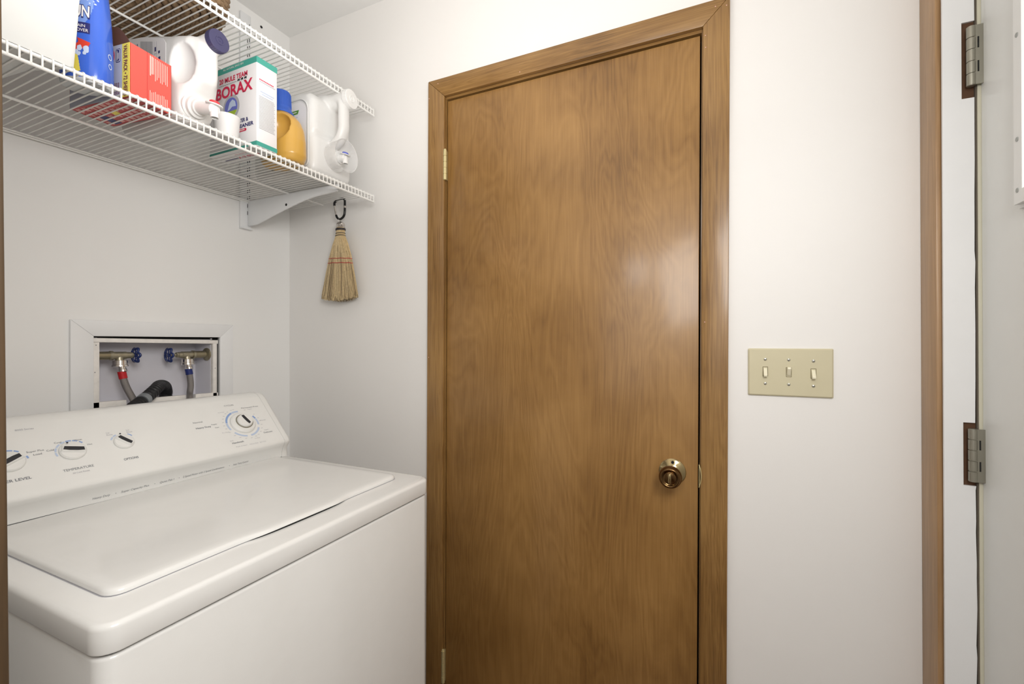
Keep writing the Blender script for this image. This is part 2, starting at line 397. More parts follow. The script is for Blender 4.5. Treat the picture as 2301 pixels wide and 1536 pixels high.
# mitred casing boards
L_out, L_in, R_in, R_out, T_in, T_out = -0.661, -0.7235, -1.4925, -1.554, 2.043, 2.102
cl = prism('casing_board', [(L_out, 0), (L_out, T_out), (L_in, T_in), (L_in, 0)], 'X', -0.013, 0.0, M['casing'], d1, bev=0.0022, xf=xf_door)
cr_ = prism('casing_board', [(R_out, 0), (R_out, T_out), (R_in, T_in), (R_in, 0)], 'X', -0.013, 0.0, M['casing'], d1, bev=0.0022, xf=xf_door)
ch = prism('head_casing', [(L_out, T_out), (R_out, T_out), (R_in, T_in), (L_in, T_in)], 'X', -0.0132, 0.0, M['casing_h'], d1, bev=0.0022, xf=xf_door)
for (b_, y, z) in ((cl, -0.666, 2.046), (cl, -0.668, 1.2), (ch, -0.70, 2.087), (ch, -0.99, 2.053), (ch, -1.521, 2.084), (cr_, -1.546, 2.079), (cr_, -1.4985, 2.018), (cr_, -1.499, 1.988), (cr_, -1.50, 1.3)):
    lathe('nail_head', [(0, 0.0013), (0.0006, 0.001)], (-0.0133, y, z), (-1, 0, 0), M['p_pink'], b_, n=8, xf=xf_door)
def brass_hinge(z0, z1):
    root = lathe('hinge', [(0, 0.0052), (z1-z0, 0.0052)], (-0.0105, -0.7265, z0), (0, 0, 1), M['hbrass'], d1, n=16, xf=xf_door)
    n = 5; hh = (z1-z0)/n
    for i in range(n):
        lathe('knuckle', [(0.0006, 0.0054), (0.001, 0.0062), (hh-0.001, 0.0062), (hh-0.0006, 0.0054)], (-0.0105, -0.7265, z0+i*hh), (0, 0, 1), M['hbrass'], root, n=16, xf=xf_door)
    lathe('hinge_pin', [(0, 0.0045), (0.003, 0.0045), (0.0045, 0.002)], (-0.0105, -0.7265, z1), (0, 0, 1), M['hbrass'], root, n=12, xf=xf_door)
    box('hinge_leaf', -0.0105, 0.001, -0.7285, -0.7272, z0+0.001, z1-0.001, M['hbrass'], root, xf=xf_door)
brass_hinge(1.772, 1.868); brass_hinge(0.150, 0.254)
# knob
ky, kz = -1.424, 0.913
kn = lathe('door_knob', [(0.010, 0.011), (0.028, 0.010), (0.034, 0.014), (0.040, 0.022), (0.048, 0.0268), (0.056, 0.0280), (0.064, 0.0265), (0.069, 0.0235), (0.0705, 0.021), (0.0680, 0.0185), (0.0660, 0.0165)],
           (0, ky, kz), (-1, 0, 0), M['knobface'], d1, n=40, smooth=3.2, xf=xf_door)
lathe('rose', [(0.0, 0.0335), (0.003, 0.0335), (0.0045, 0.032), (0.0055, 0.030), (0.010, 0.021), (0.013, 0.017), (0.014, 0.010)], (0.001, ky, kz), (-1, 0, 0), M['oldbrass'], kn, n=48, smooth=0.7, xf=xf_door)
lathe('rose_pinhole', [(0, 0.0038), (0.0022, 0.0038), (0.0022, 0.0028), (0.0012, 0.0024)], (-0.0068, ky-0.001, kz+0.0255), (-1, 0, 0), M['p_black'], kn, n=16, xf=xf_door)
lathe('turn_button', [(0, 0.0155), (0.0035, 0.0150), (0.0042, 0.013)], (-0.0640, ky, kz), (-1, 0, 0), M['knobface'], kn, n=28, smooth=0.5, xf=xf_door)
box('turn_button', -0.0735, -0.066, ky-0.0035, ky+0.0035, kz-0.0125, kz+0.0125, M['oldbrass'], kn, bev=0.0015, xf=xf_door)
# curved strike lip on the right jamb
pts = []
for k in range(13):
    a = -1+2*k/12; pts.append((-0.0105-0.004*(1-a*a), -1.4885-0.0052*(1-a*a), 0.9115+a*0.0285))
tube('strike_lip', pts, 0.0012, M['hbrass'], d1, n=8, xf=xf_door)
box('strike_plate', -0.0105, 0.03, -1.4895, -1.4880, 0.886, 0.937, M['hbrass'], d1, xf=xf_door)

# ------------------------------------------------------------------ light switch
sw = thing('light_switch_plate', (-0.003, -1.68, 1.178), 'almond three gang switch plate on white wall beside wooden door', 'light switch')
b = bmesh.new(); poly0 = rrect(-1.7665, -1.5935, 1.1215, 1.2345, 0.003); poly1 = rrect(-1.7635, -1.5965, 1.1245, 1.2315, 0.002)
A = [b.verts.new((0.0, p[0], p[1])) for p in poly0]; B = [b.verts.new((-0.0035, p[0], p[1])) for p in poly0]; C_ = [b.verts.new((-0.0062, p[0], p[1])) for p in poly1]
n = len(A)
for P_, Q_ in ((A, B), (B, C_)):
    for k in range(n): b.faces.new((P_[k], P_[(k+1) % n], Q_[(k+1) % n], Q_[k]))
b.faces.new(C_); plate = mobj('plate', b, M['almond'], sw, 0.4)
for i, (yy, zz, up) in enumerate(((-1.6300, 1.1795, False), (-1.6785, 1.1790, True), (-1.7275, 1.1770, False))):
    fr_ = bmesh.new(); o, q = (0.0056, 0.0115), (0.0046, 0.0105)
    O4 = [fr_.verts.new((-0.0066, yy+sx*o[0], zz+sz*o[1])) for sx, sz in ((-1, -1), (1, -1), (1, 1), (-1, 1))]
    I4 = [fr_.verts.new((-0.0066, yy+sx*q[0], zz+sz*q[1])) for sx, sz in ((-1, -1), (1, -1), (1, 1), (-1, 1))]
    D4 = [fr_.verts.new((-0.0063, yy+sx*q[0], zz+sz*q[1])) for sx, sz in ((-1, -1), (1, -1), (1, 1), (-1, 1))]
    for k in range(4): fr_.faces.new((O4[k], O4[(k+1) % 4], I4[(k+1) % 4], I4[k]))
    mobj('slot_rim', fr_, M['p_plum'] if False else M['slotm'], sw)
    box('slot', -0.0064, -0.0061, yy-0.0044, yy+0.0044, zz-0.0103, zz+0.0103, M['almond'], sw)
    s = 1 if up else -1
    pr = [(-0.0062, zz-s*0.0085), (-0.0090, zz-s*0.0070), (-0.0180, zz+s*0.0080), (-0.0170, zz+s*0.0120), (-0.0140, zz+s*0.0120), (-0.0062, zz+s*0.0075)]
    prism('toggle', pr, 'Y', yy-0.0038, yy+0.0038, M['ivory'], sw, bev=0.0008)
    o_ = [x for x in bpy.data.objects if x.name.startswith('toggle')][-1]
    for v in o_.data.vertices: v.co = Vector((v.co.x, v.co.y, v.co.z))
    for dz, a in ((0.0290, 0.4), (-0.0290, 1.0)):
        sc_ = lathe('screw', [(0, 0.0036), (0.0008, 0.0033), (0.0014, 0.002)], (-0.0062, yy, zz+dz), (-1, 0, 0), M['screw'], sw, n=14)
        c_, s_ = math.cos(a+i), math.sin(a+i)
        bars('screw_slot', [(-0.003, 0.003, -0.0004, 0.0004)], (-0.0077, yy, zz+dz), (0, -c_, s_), (0, s_, c_), M['p_black'], sc_, h=0.0001)

# ------------------------------------------------------------------ exterior door beside the right wall
def xf_ext(c): return Vector((c.x, c.y-0.0037*(2.0-c.z), c.z))
d2 = thing('door_2', (-0.09, -1.95, 0), kind='structure')
box('casing_board', -0.078, -0.0006, -1.932, -1.9195, 0, 2.12, M['casing_l'], d2, bev=0.002, xf=xf_ext)
# jamb board: irregular cut round the hinges
rnd = random.Random(3); jb = bmesh.new(); YN, YJ = -1.9550, -1.9735
box_bm(-0.0895, -0.0845, YN, -1.9265, 0, 2.06, bm=jb)
for z1_, z0_ in ((2.06, 1.866), (1.719, 1.095), (0.974, 0.0)):
    pts_ = [(YN, z1_), (YN, z0_)]; z = z0_
    while z < z1_:
        pts_.append((YJ+rnd.uniform(-0.0008, 0.0012), z)); z += rnd.uniform(0.02, 0.07)
    pts_.append((YJ, z1_)); prism_bm(pts_, 'X', -0.0895, -0.0845, bm=jb)
mobj('jamb_board', jb, M['trimw'], d2, xf=xf_ext)
bm = bmesh.new(); box_bm(-0.0850, -0.0842, -1.975, -1.950, 0.96, 1.11, bm=bm); box_bm(-0.0850, -0.0842, -1.975, -1.950, 1.70, 1.88, bm=bm)
mobj('hinge_mortise', bm, M['rawwood'], d2, xf=xf_ext)
box('jamb', -0.0843, -0.0655, -2.05, -1.932, 0, 2.06, M['rawwood'], d2, xf=xf_ext)
box('weatherstrip', -0.0925, -0.0850, -1.9832, -1.9768, 0.0, 2.05, M['beige'], d2, xf=xf_ext)
box('door_stop', -0.0900, -0.0850, -1.9766, -1.9742, 0.0, 2.05, M['seamgrey'], d2, xf=xf_ext)
sb = bmesh.new()
for (a0, a1, b0, b1) in ((-1.02, -0.88, 0.015, 2.045), (-0.88, -0.235, 0.015, 1.485), (-0.88, -0.235, 1.915, 2.045), (-0.235, -0.0935, 0.015, 2.045)):
    box_bm(a0, a1, -2.026, -1.982, b0, b1, bm=sb)
ds = mobj('door_slab', sb, M['doorw'], d2, xf=xf_ext)
def nickel_hinge(z0, z1):
    c = (-0.0965, -1.9665); n = 5; hh = (z1-z0)/n
    root = lathe('hinge', [(0, 0.0060), (z1-z0, 0.0060)], (c[0], c[1], z0), (0, 0, 1), M['nickel'], d2, n=20, xf=xf_ext)
    for i in range(n):
        lathe('knuckle', [(0.0004, 0.0062), (0.0009, 0.0072), (hh-0.0009, 0.0072), (hh-0.0004, 0.0062)], (c[0], c[1], z0+i*hh), (0, 0, 1), M['nickel'], root, n=20, xf=xf_ext)
        if i % 2: box('leaf_slot', -0.1030, -0.1020, -1.9755, -1.9735, z0+i*hh+0.001, z0+(i+1)*hh-0.001, M['gap'], root, xf=xf_ext)
    box('hinge_leaf', -0.1022, -0.0995, -1.9835, -1.9665, z0+0.0004, z1-0.0004, M['nickel'], root, xf=xf_ext)
nickel_hinge(1.738, 1.851); nickel_hinge(0.984, 1.085)
# half lite: raised white frame with screw plugs round bright glass
lx0, lx1, lz0, lz1 = -0.86, -0.2245, 1.475, 1.93
lf = bmesh.new()
for (a0, a1, b0, b1) in ((lx0, lx1, lz0, lz0+0.022), (lx0, lx1, lz1-0.022, lz1), (lx0, lx0+0.022, lz0+0.022, lz1-0.022), (lx1-0.022, lx1, lz0+0.022, lz1-0.022)):
    box_bm(a0, a1, -1.9822, -1.9700, b0, b1, bm=lf)
lite = mobj('lite_frame', lf, M['litew'], d2, xf=xf_ext)
box('lite_trim', lx0-0.004, lx1+0.004, -1.9824, -1.9775, lz0-0.006, lz0, M['litew'], lite, xf=xf_ext)
box('glass_pane', lx0+0.022, lx1-0.022, -1.9810, -1.9790, lz0+0.022, lz1-0.022, M['glass'], lite, xf=xf_ext)
for z in (1.497, 1.58, 1.75, 1.88):
    lathe('screw_plug', [(0, 0.004), (0.0008, 0.0036)], (lx1-0.010, -1.9700, z), (0, 1, 0), M['plug'], lite, n=14, xf=xf_ext)

# ------------------------------------------------------------------ wire shelves
SX0, SX1, SYF, SYB, PITCH = -1.13, -0.032, -0.450, -0.010, 0.0144
def wire_shelf(zd, label):
    t = thing('wire_shelf', ((SX0+SX1)/2, -0.22, zd), label, 'shelf', 'white wire shelves over the washer')
    RW = 0.0016
    x = SX1-0.004; me = None
    while x > SX0+0.004:
        if me is None:
            # deck wire, bent down over the front rail as a lip
            b = tube_bm([(0, SYB, 0), (0, -0.2, 0), (0, SYF+0.002, 0), (0, SYF-0.0022, -0.0022), (0, SYF-0.0030, -0.006), (0, SYF-0.0030, -0.0235)], RW, 6)
            o = mobj('deck_wire', b, M['wire'], None, 1.0); me = o.data
        else: o = link(bpy.data.objects.new('deck_wire', me))
        o.parent = t; o.location = (x-(SX0+SX1)/2, 0.22, 0); x -= PITCH
    for nm, y, dz, r in (('front_top_rail', SYF+0.0014, -0.0046, 0.0034), ('front_bottom_rail', SYF-0.0004, -0.0235, 0.0033), ('middle_rail', -0.212, -0.0046, 0.0030), ('back_rail', SYB+0.0, -0.0040, 0.0026)):
        tube(nm, [(SX0, y, zd+dz), (-0.5, y, zd+dz), (SX1, y, zd+dz)], r, M['wire'], t, n=10)
    tube('back_rail', [(SX0, SYB, zd-0.0090), (SX1-0.12, SYB, zd-0.0090)], 0.0022, M['wire'], t, n=8)
    return t
ZD, ZU_ = 1.7540, 2.0495
wire_shelf(ZU_, 'upper white wire shelf, just below the ceiling, holding the basket')
wire_shelf(ZD, 'lower white wire shelf crowded with laundry supplies')
DK = ZD+0.0014       # what stands on the lower shelf stands here
UK = ZU_+0.0014

# slotted wall standard + bracket
st = thing('shelf_standard', (-0.186, 0, 1.65), 'white slotted vertical rail screwed to the wall behind the shelves', 'shelf rail')
box('rail', -0.2055, -0.1665, -0.009, -0.0002, 1.652, 2.41, M['bracket'], st, bev=0.0015)
slots = []
z = 1.70
while z < 2.38:
    for k, xx in enumerate((-0.1800, -0.1725)):
        for j in range(1): slots.append((xx-0.0013, xx+0.0013, z+0.006*k, z+0.013+0.006*k))
    z += 0.0254
bars('slot', slots, (0, -0.0092, 0), (1, 0, 0), (0, 0, 1), M['gap'], st, h=0.0001); tag(bpy.data.objects['slot.003'] if 'slot.003' in bpy.data.objects else bpy.data.objects['slot'], kind='stuff')
box('end_foot', -0.2055, -0.1665, -0.018, -0.0002, 1.648, 1.652, M['bracket'], st)
br = thing('shelf_bracket', (-0.176, -0.02, 1.69), 'long tapered white bracket under the lower shelf', 'bracket')
pr = [(-0.010, 1.664), (-0.010, 1.7475), (-0.438, 1.7475), (-0.441, 1.736), (-0.430, 1.730), (-0.30, 1.722), (-0.15, 1.690), (-0.06, 1.668)]
prism('web', pr, 'X', -0.1800, -0.1765, M['bracket'], br, bev=0.0006)
tube('bottom_flange', bez([(-0.1755, -0.012, 1.664), (-0.1755, -0.06, 1.6675), (-0.1755, -0.15, 1.690), (-0.1755, -0.30, 1.722), (-0.1755, -0.43, 1.731)], 6), 0.0042, M['bracket'], br, n=10)
tube('top_flange', [(-0.1755, -0.012, 1.7455), (-0.1755, -0.436, 1.7455)], 0.0036, M['bracket'], br, n=8)
lathe('bracket_hole', [(0, 0.0045), (0.0003, 0.0045)], (-0.1803, -0.205, 1.7115), (-1, 0, 0), M['gap'], br, n=14)

# ------------------------------------------------------------------ things on the lower shelf
# white tub
tb = thing('plastic_tub', (-0.93, -0.32, DK), 'plain white plastic tub at the near end of the lower shelf, beside the blue bottle', 'container')
def wedge(g):
    P = [(-0.821+g*1.1, -0.446), (-0.856+g, -0.352), (-0.872+g, -0.21), (-1.075-g, -0.21), (-1.075-g, -0.446)]; out = []
    for i, p in enumerate(P):      # round the corners
        a, b_ = Vector(P[i-1]), Vector(P[(i+1) % 5]); q = Vector(p); da = (a-q).normalized()*0.012; db = (b_-q).normalized()*0.012
        for k in range(5):
            t_ = k/4; out.append(tuple((q+da)*(1-t_)**2+q*2*t_*(1-t_)+(q+db)*t_*t_))
    return out
b = bmesh.new(); rings = []
for (z, g) in ((0, -0.004), (0.003, 0.0), (0.10, 0.006), (0.20, 0.011), (0.235, 0.013)):
    rings.append([b.verts.new((p[0], p[1], DK+z)) for p in wedge(g)])
for A, B in zip(rings, rings[1:]):
    for k in range(len(A)): b.faces.new((A[k], A[(k+1) % len(A)], B[(k+1) % len(A)], B[k]))
b.faces.new(rings[0]); b.faces.new(rings[-1]); mobj('tub_body', b, M['tub'], tb, 0.6)
prism('tub_lid', wedge(0.017), 'Z', DK+0.235, DK+0.247, M['hdpe2'], tb, bev=0.003)

# blue stain remover bottle (flat-sided, label towards the room side)
bb = thing('stain_remover_bottle', (-0.776, -0.392, DK), 'tall royal blue stain remover bottle between the white tub and the red carton', 'bottle')
def bottle_ring(z, hx, hy, cx, cy, sq=2.6, n=40):
    out = []
    for k in range(n):
        a = 2*math.pi*k/n; c_, s_ = math.cos(a), math.sin(a)
        out.append((cx+hx*math.copysign(abs(c_)**(2/sq), c_), cy+hy*math.copysign(abs(s_)**(2/sq), s_), z))
    return out
def loft(name, rings, m, parent, smooth=0.9):
    b = bmesh.new(); R = [[b.verts.new(p) for p in r] for r in rings]
    for A, B in zip(R, R[1:]):
        for k in range(len(A)): b.faces.new((A[k], A[(k+1) % len(A)], B[(k+1) % len(A)], B[k]))
    b.faces.new(R[0]); b.faces.new(R[-1]); return mobj(name, b, m, parent, smooth)
prof = [(0.008, 0.0330, 0.0500, 0), (0.016, 0.0350, 0.0530, 0), (0.05, 0.0355, 0.0530, 0), (0.09, 0.0350, 0.0515, 0), (0.13, 0.0335, 0.049, 0), (0.165, 0.0315, 0.0465, 0.001), (0.195, 0.0290, 0.044, 0.002), (0.22, 0.0245, 0.036, 0.004), (0.236, 0.0180, 0.022, 0.006), (0.244, 0.0150, 0.0150, 0.007), (0.252, 0.0150, 0.0150, 0.007)]
loft('bottle_body', [bottle_ring(DK+z, hx, hy, -0.774, -0.394+dy) for z, hx, hy, dy in prof], M['blue'], bb)
loft('bottle_base', [bottle_ring(DK+z, hx, hy, -0.774, -0.393) for z, hx, hy in ((0, 0.030, 0.047), (0.001, 0.0335, 0.051), (0.008, 0.0345, 0.0525), (0.0082, 0.031, 0.049))], M['greybase'], bb)
lathe('bottle_cap', [(0, 0.019), (0.026, 0.018), (0.030, 0.015)], (-0.774, -0.387, DK+0.250), (0, 0, 1), M['hdpe2'], bb, n=24)
BX = -0.8115
def on_bottle(y, z):   # x of the -X flank of the blue bottle at this place
    zz = min(max(z-DK, 0.016), 0.22)
    for (z0, a0, b0, c0), (z1, a1, b1, c1) in zip(prof, prof[1:]):
        if z0 <= zz <= z1:
            k = (zz-z0)/(z1-z0); hx = a0+(a1-a0)*k; hy = b0+(b1-b0)*k; cy = -0.394+c0+(c1-c0)*k; break
    s_ = min(0.999, abs((y-cy)/hy)); c_ = (1-s_**2.6)**(1/2.6)
    return -0.774-hx*c_-0.0007
LSH, LDN = 0.0065, 0.011
def xf_blue(c): return Vector((on_bottle(c.y-LSH, c.z-LDN)+(c.x-BX), c.y-LSH, c.z-LDN))
def dense(poly, step=0.003):
    out = []
    for a, b_ in zip(poly, poly[1:]+poly[:1]):
        n = max(1, int(math.dist(a, b_)/step))
        out += [(a[0]+(b_[0]-a[0])*k/n, a[1]+(b_[1]-a[1])*k/n) for k in range(n)]
    return out
def grid_patch(name, x0, x1, y0, y1, inside, m, parent, xf, h=0.0, step=0.0015, O=(BX, 0, 0)):
    """printed area on a curved flank: small quads whose centres satisfy inside(u, v); u is reading direction (-Y), v height"""
    b = bmesh.new(); nx, ny = max(1, round((x1-x0)/step)), max(1, round((y1-y0)/step)); V = {}
    def vv(i, j):
        if (i, j) not in V: V[i, j] = b.verts.new((O[0]-h, -(x0+(x1-x0)*i/nx), y0+(y1-y0)*j/ny))
        return V[i, j]
    for i in range(nx):
        for j in range(ny):
            if inside(x0+(x1-x0)*(i+0.5)/nx, y0+(y1-y0)*(j+0.5)/ny): b.faces.new((vv(i, j), vv(i+1, j), vv(i+1, j+1), vv(i, j+1)))
    return mobj(name, b, m, parent, None, xf) if len(b.faces) else None
# label print: pale burst, initials, dark pill, arrow, splash, yellow cloth
cu_, cv_ = 0.391, DK+0.172
grid_patch('label_burst', 0.345, 0.428, DK+0.105, DK+0.235, lambda u, v: ((u-cu_)/0.030)**2+((v-cv_)/0.055)**2 < 1, M['p_bubble'], bb, xf_blue)
grid_patch('label_pill', 0.350, 0.424, DK+0.095, DK+0.128, lambda u, v: abs(v-(DK+0.114)) < 0.0105 and u < 0.416, M['p_navy'], bb, xf_blue, h=0.0003)
text('WASH', (BX, -0.352, DK+0.171), YR, ZU, 0.026, M['p_white'], bb, width=0.060, xf=xf_blue, h=0.0006, bold=0.0007)
text('RUN', (BX, -0.368, DK+0.135), YR, ZU, 0.034, M['p_navy'], bb, width=0.0475, xf=xf_blue, h=0.0005, bold=0.0020)
text('RUN', (BX, -0.3695, DK+0.1365), YR, ZU, 0.031, M['p_white'], bb, width=0.044, xf=xf_blue, h=0.0009, bold=0.0006)
text('STAIN', (BX, -0.381, DK+0.1150), YR, ZU, 0.0085, M['p_white'], bb, width=0.026, xf=xf_blue, h=0.0009)
text('REMOVER', (BX, -0.372, DK+0.1065), YR, ZU, 0.0085, M['p_white'], bb, width=0.041, xf=xf_blue, h=0.0009)
def in_poly(poly):
    def f(u, v):
        c = False; n = len(poly); j = n-1
        for i in range(n):
            if (poly[i][1] > v) != (poly[j][1] > v) and u < (poly[j][0]-poly[i][0])*(v-poly[i][1])/(poly[j][1]-poly[i][1])+poly[i][0]: c = not c
            j = i
        return c
    return f
ar = [(0.372, 0.070), (0.394, 0.086), (0.391, 0.094), (0.418, 0.087), (0.407, 0.066), (0.403, 0.074), (0.383, 0.062)]
grid_patch('label_arrow', 0.37, 0.42, DK+0.06, DK+0.096, in_poly([(u, DK+v) for u, v in ar]), M['p_orange'], bb, xf_blue, h=0.0003, step=0.001)
grid_patch('label_cloth', 0.365, 0.405, DK+0.022, DK+0.066, in_poly([(0.366, DK+0.060), (0.392, DK+0.064), (0.398, DK+0.030), (0.366, DK+0.024)]), M['p_yellow'], bb, xf_blue, h=0.0002, step=0.001)
rs = random.Random(5)
sp = [(rs.uniform(0.37, 0.412), rs.uniform(0.062, 0.078), rs.uniform(0.003, 0.006)) for _ in range(14)]
grid_patch('label_splash', 0.362, 0.42, DK+0.054, DK+0.084, lambda u, v: any((u-a)**2+(v-DK-b_)**2 < c_*c_ for a, b_, c_ in sp), M['p_lblue'], bb, xf_blue, h=0.0004, step=0.001)
bu = [(rs.uniform(0.395, 0.428), rs.uniform(0.165, 0.225), rs.uniform(0.0008, 0.002)) for _ in range(45)]
grid_patch('label_bubbles', 0.39, 0.432, DK+0.16, DK+0.228, lambda u, v: any((u-a)**2+(v-DK-b_)**2 < c_*c_ for a, b_, c_ in bu), M['p_lblue'], bb, xf_blue, h=0.0004, step=0.0008)
# small recycling marks on the narrow front side
def xf_bluefront(c):
    zz = min(max(c.z-DK, 0.016), 0.22)
    for (z0, a0, b0, c0), (z1, a1, b1, c1) in zip(prof, prof[1:]):
        if z0 <= zz <= z1:
            k = (zz-z0)/(z1-z0); hx = a0+(a1-a0)*k; hy = b0+(b1-b0)*k; cy = -0.394+c0+(c1-c0)*k; break
    s_ = min(0.999, abs((c.x+0.774)/hx)); return Vector((c.x, cy-hy*(1-s_**2.6)**(1/2.6)-0.0008, c.z))
for z_, r_ in ((0.066, 0.006), (0.047, 0.0055)):
    b = bmesh.new(); A = []; B = []
    for k in range(24):
        a = 2*math.pi*k/24; A.append(b.verts.new((-0.776+r_*math.cos(a), -0.45, DK+z_+r_*math.sin(a)))); B.append(b.verts.new((-0.776+r_*0.7*math.cos(a), -0.45, DK+z_+r_*0.7*math.sin(a))))
    for k in range(24): b.faces.new((A[k], A[(k+1) % 24], B[(k+1) % 24], B[k]))
    mobj('ring_mark', b, M['p_lblue'], bb, None, xf_bluefront)

# red and white carton, open at the top
rc = thing('sheet_carton', (-0.702, -0.3345, DK), 'small open red and white carton with a yellow strip, behind the blue bottle', 'box')
def rot2(p, ang, c): 
    x, y = p[0]-c[0], p[1]-c[1]; return (c[0]+x*math.cos(ang)-y*math.sin(ang), c[1]+x*math.sin(ang)+y*math.cos(ang))
rcc = (-0.7005, -0.3350); ra = math.radians(0); rx0, rx1, ry0, ry1 = -0.7440, -0.6600, -0.4260, -0.2430; rh = 0.110
bm = bmesh.new()
for q in ((rx0, rx0+0.0008, ry0, ry1), (rx1-0.0008, rx1, ry0, ry1), (rx0, rx1, ry0, ry0+0.0008), (rx0, rx1, ry1-0.0008, ry1)): box_bm(*q, DK, DK+rh, bm=bm)
mobj('carton_wall', bm, M['card_red'], rc)
box('carton_bottom', rx0, rx1, ry0, ry1, DK, DK+0.001, M['card_dred'], rc)
box('carton_filling', rx0+0.002, rx1-0.002, ry0+0.002, ry1-0.002, DK+0.001, DK+rh-0.012, M['card_brown'], rc)
XF = rx0-0.0002
patch('white_panel', [(0.2445, 0), (0.4040, 0), (0.4040, rh), (0.2445, rh)], (XF, 0, DK), YR, ZU, M['card_g'], rc)
patch('yellow_strip', [(0.4040, 0), (0.4257, 0), (0.4257, rh), (0.4040, rh)], (XF, 0, DK), YR, ZU, M['yprint'], rc)
text('VALUE PACK \u2022 72 SHEETS', (XF, -0.4095, DK+rh-0.004), (0, 0, -1), YR, 0.0145, M['p_plum'], rc, width=0.128 if False else 0.105, h=0.0009, bold=0.0003)
patch('badge', rrect(0.386, 0.399, rh-0.036, rh-0.008, 0.003), (XF-0.0002, 0, DK), YR, ZU, M['p_navy'], rc, h=0.0005)
patch('badge_centre', rrect(0.3875, 0.3975, rh-0.0345, rh-0.0095, 0.002), (XF-0.0003, 0, DK), YR, ZU, M['card_w'], rc, h=0.0007)
patch('badge_centre', rrect(0.3885, 0.3965, rh-0.0335, rh-0.0105, 0.0015), (XF-0.0004, 0, DK), YR, ZU, M['p_navy'], rc, h=0.0009)
for k in range(2): bars('badge_script', [(0.3895+0.0022*j+0.003*k, 0.3905+0.0022*j+0.003*k, rh-0.0325+0.003*(j % 2), rh-0.013-0.004*k) for j in range(2)], (XF-0.0006, 0, DK), YR, ZU, M['p_white'], rc, h=0.0010)
patch('red_oval', [(0.372+0.010*math.cos(2*math.pi*k/24), rh-0.020+0.016*math.sin(2*math.pi*k/24)) for k in range(24)], (XF-0.0002, 0, DK), YR, ZU, M['p_red'], rc, h=0.0005)
for k in range(4): bars('small_print', [(0.378+0.005*k, 0.3805+0.005*k, 0.008+0.0035*(j), 0.0105+0.0035*j) for j in range(7)], (XF-0.0003, 0, DK), YR, ZU, M['p_plum'], rc, h=0.0006)
YF = ry0-0.0003
bars('seam', [(rx0+0.0330, rx0+0.0338, 0, rh)], (0, YF, DK), XR, ZU, M['card_dred'], rc)
rl = random.Random(9); L_ = []
for k in range(11):
    x = rx0+0.0380+0.0036*k; top = rh-0.004-0.0003*k
    L_.append((x, x+0.0014 if k > 1 else x+0.0024, top-rl.uniform(0.036, 0.05), top)); L_.append((x, x+0.0014, 0.004, 0.034-rl.uniform(0, 0.006)))
bars('small_print', L_, (0, YF, DK), XR, ZU, M['p_pink'], rc)
# printing under the carton
L_ = []
for k in range(9):
    for j in range(4):
        y = ry0+0.018+0.0185*k; L_.append((rx0+0.006+0.0195*j, rx0+0.006+0.0195*j+rl.uniform(0.010, 0.016), y, y+0.004)); L_.append((rx0+0.006+0.0195*j, rx0+0.006+0.0195*j+rl.uniform(0.008, 0.016), y+0.006, y+0.010))
bars('small_print', L_, (0, 0, DK-0.0002), (1, 0, 0), (0, 1, 0), M['p_pink'], rc, h=0.0)
bars('badge', [(rx0+0.044, rx0+0.078, ry1-0.040, ry1-0.018)], (0, 0, DK-0.0003), (1, 0, 0), (0, 1, 0), M['p_navy'], rc, h=0.0)
bars('yellow_mark', [(rx0+0.035, rx0+0.048, ry1-0.085, ry1-0.066)], (0, 0, DK-0.0003), (1, 0, 0), (0, 1, 0), M['yprint'], rc, h=0.0)
# raised torn flap of bare brown board
b = bmesh.new()
fl = [(ry0+0.001, rh), (ry0+0.008, rh+0.010), (ry0+0.020, rh+0.024), (ry0+0.032, rh+0.036), (ry0+0.050, rh+0.042), (ry0+0.09, rh+0.044), (ry1-0.03, rh+0.042), (ry1-0.002, rh)]
prism('open_flap', [(p[0], DK+p[1]) for p in fl], 'X', rx0+0.0002, rx0+0.0012, M['card_brown'], rc)
fl2 = [(rx0+0.001, rh), (rx0+0.004, rh+0.010), (rx1-0.004, rh+0.012), (rx1-0.001, rh)]
prism('open_flap', [(p[0], DK+p[1]) for p in fl2], 'Y', ry1-0.0012, ry1-0.0002, M['card_brown'], rc)

# ---- big jugs lying on their backs with a tap in front
def carve(b, c, r):
    bmesh.ops.recalc_face_normals(b, faces=b.faces[:]); me = bpy.data.meshes.new('_v'); b.to_mesh(me); b.free(); ob = link(bpy.data.objects.new('_v', me))
    cb = bmesh.new(); bmesh.ops.create_uvsphere(cb, u_segments=40, v_segments=24, radius=1.0)
    for v in cb.verts: v.co = Vector((c[0]+v.co.x*r[0], c[1]+v.co.y*r[1], c[2]+v.co.z*r[2]))
    mc_ = bpy.data.meshes.new('_k'); cb.to_mesh(mc_); cb.free(); co = link(bpy.data.objects.new('_k', mc_))
    bo = ob.modifiers.new('b', 'BOOLEAN'); bo.operation = 'DIFFERENCE'; bo.object = co; bo.solver = 'EXACT'
    bpy.context.view_layer.update(); dg = bpy.context.evaluated_depsgraph_get()
    m1 = bpy.data.meshes.new_from_object(ob.evaluated_get(dg)); bpy.data.objects.remove(ob); bpy.data.objects.remove(co)
    out = bmesh.new(); out.from_mesh(m1); return out
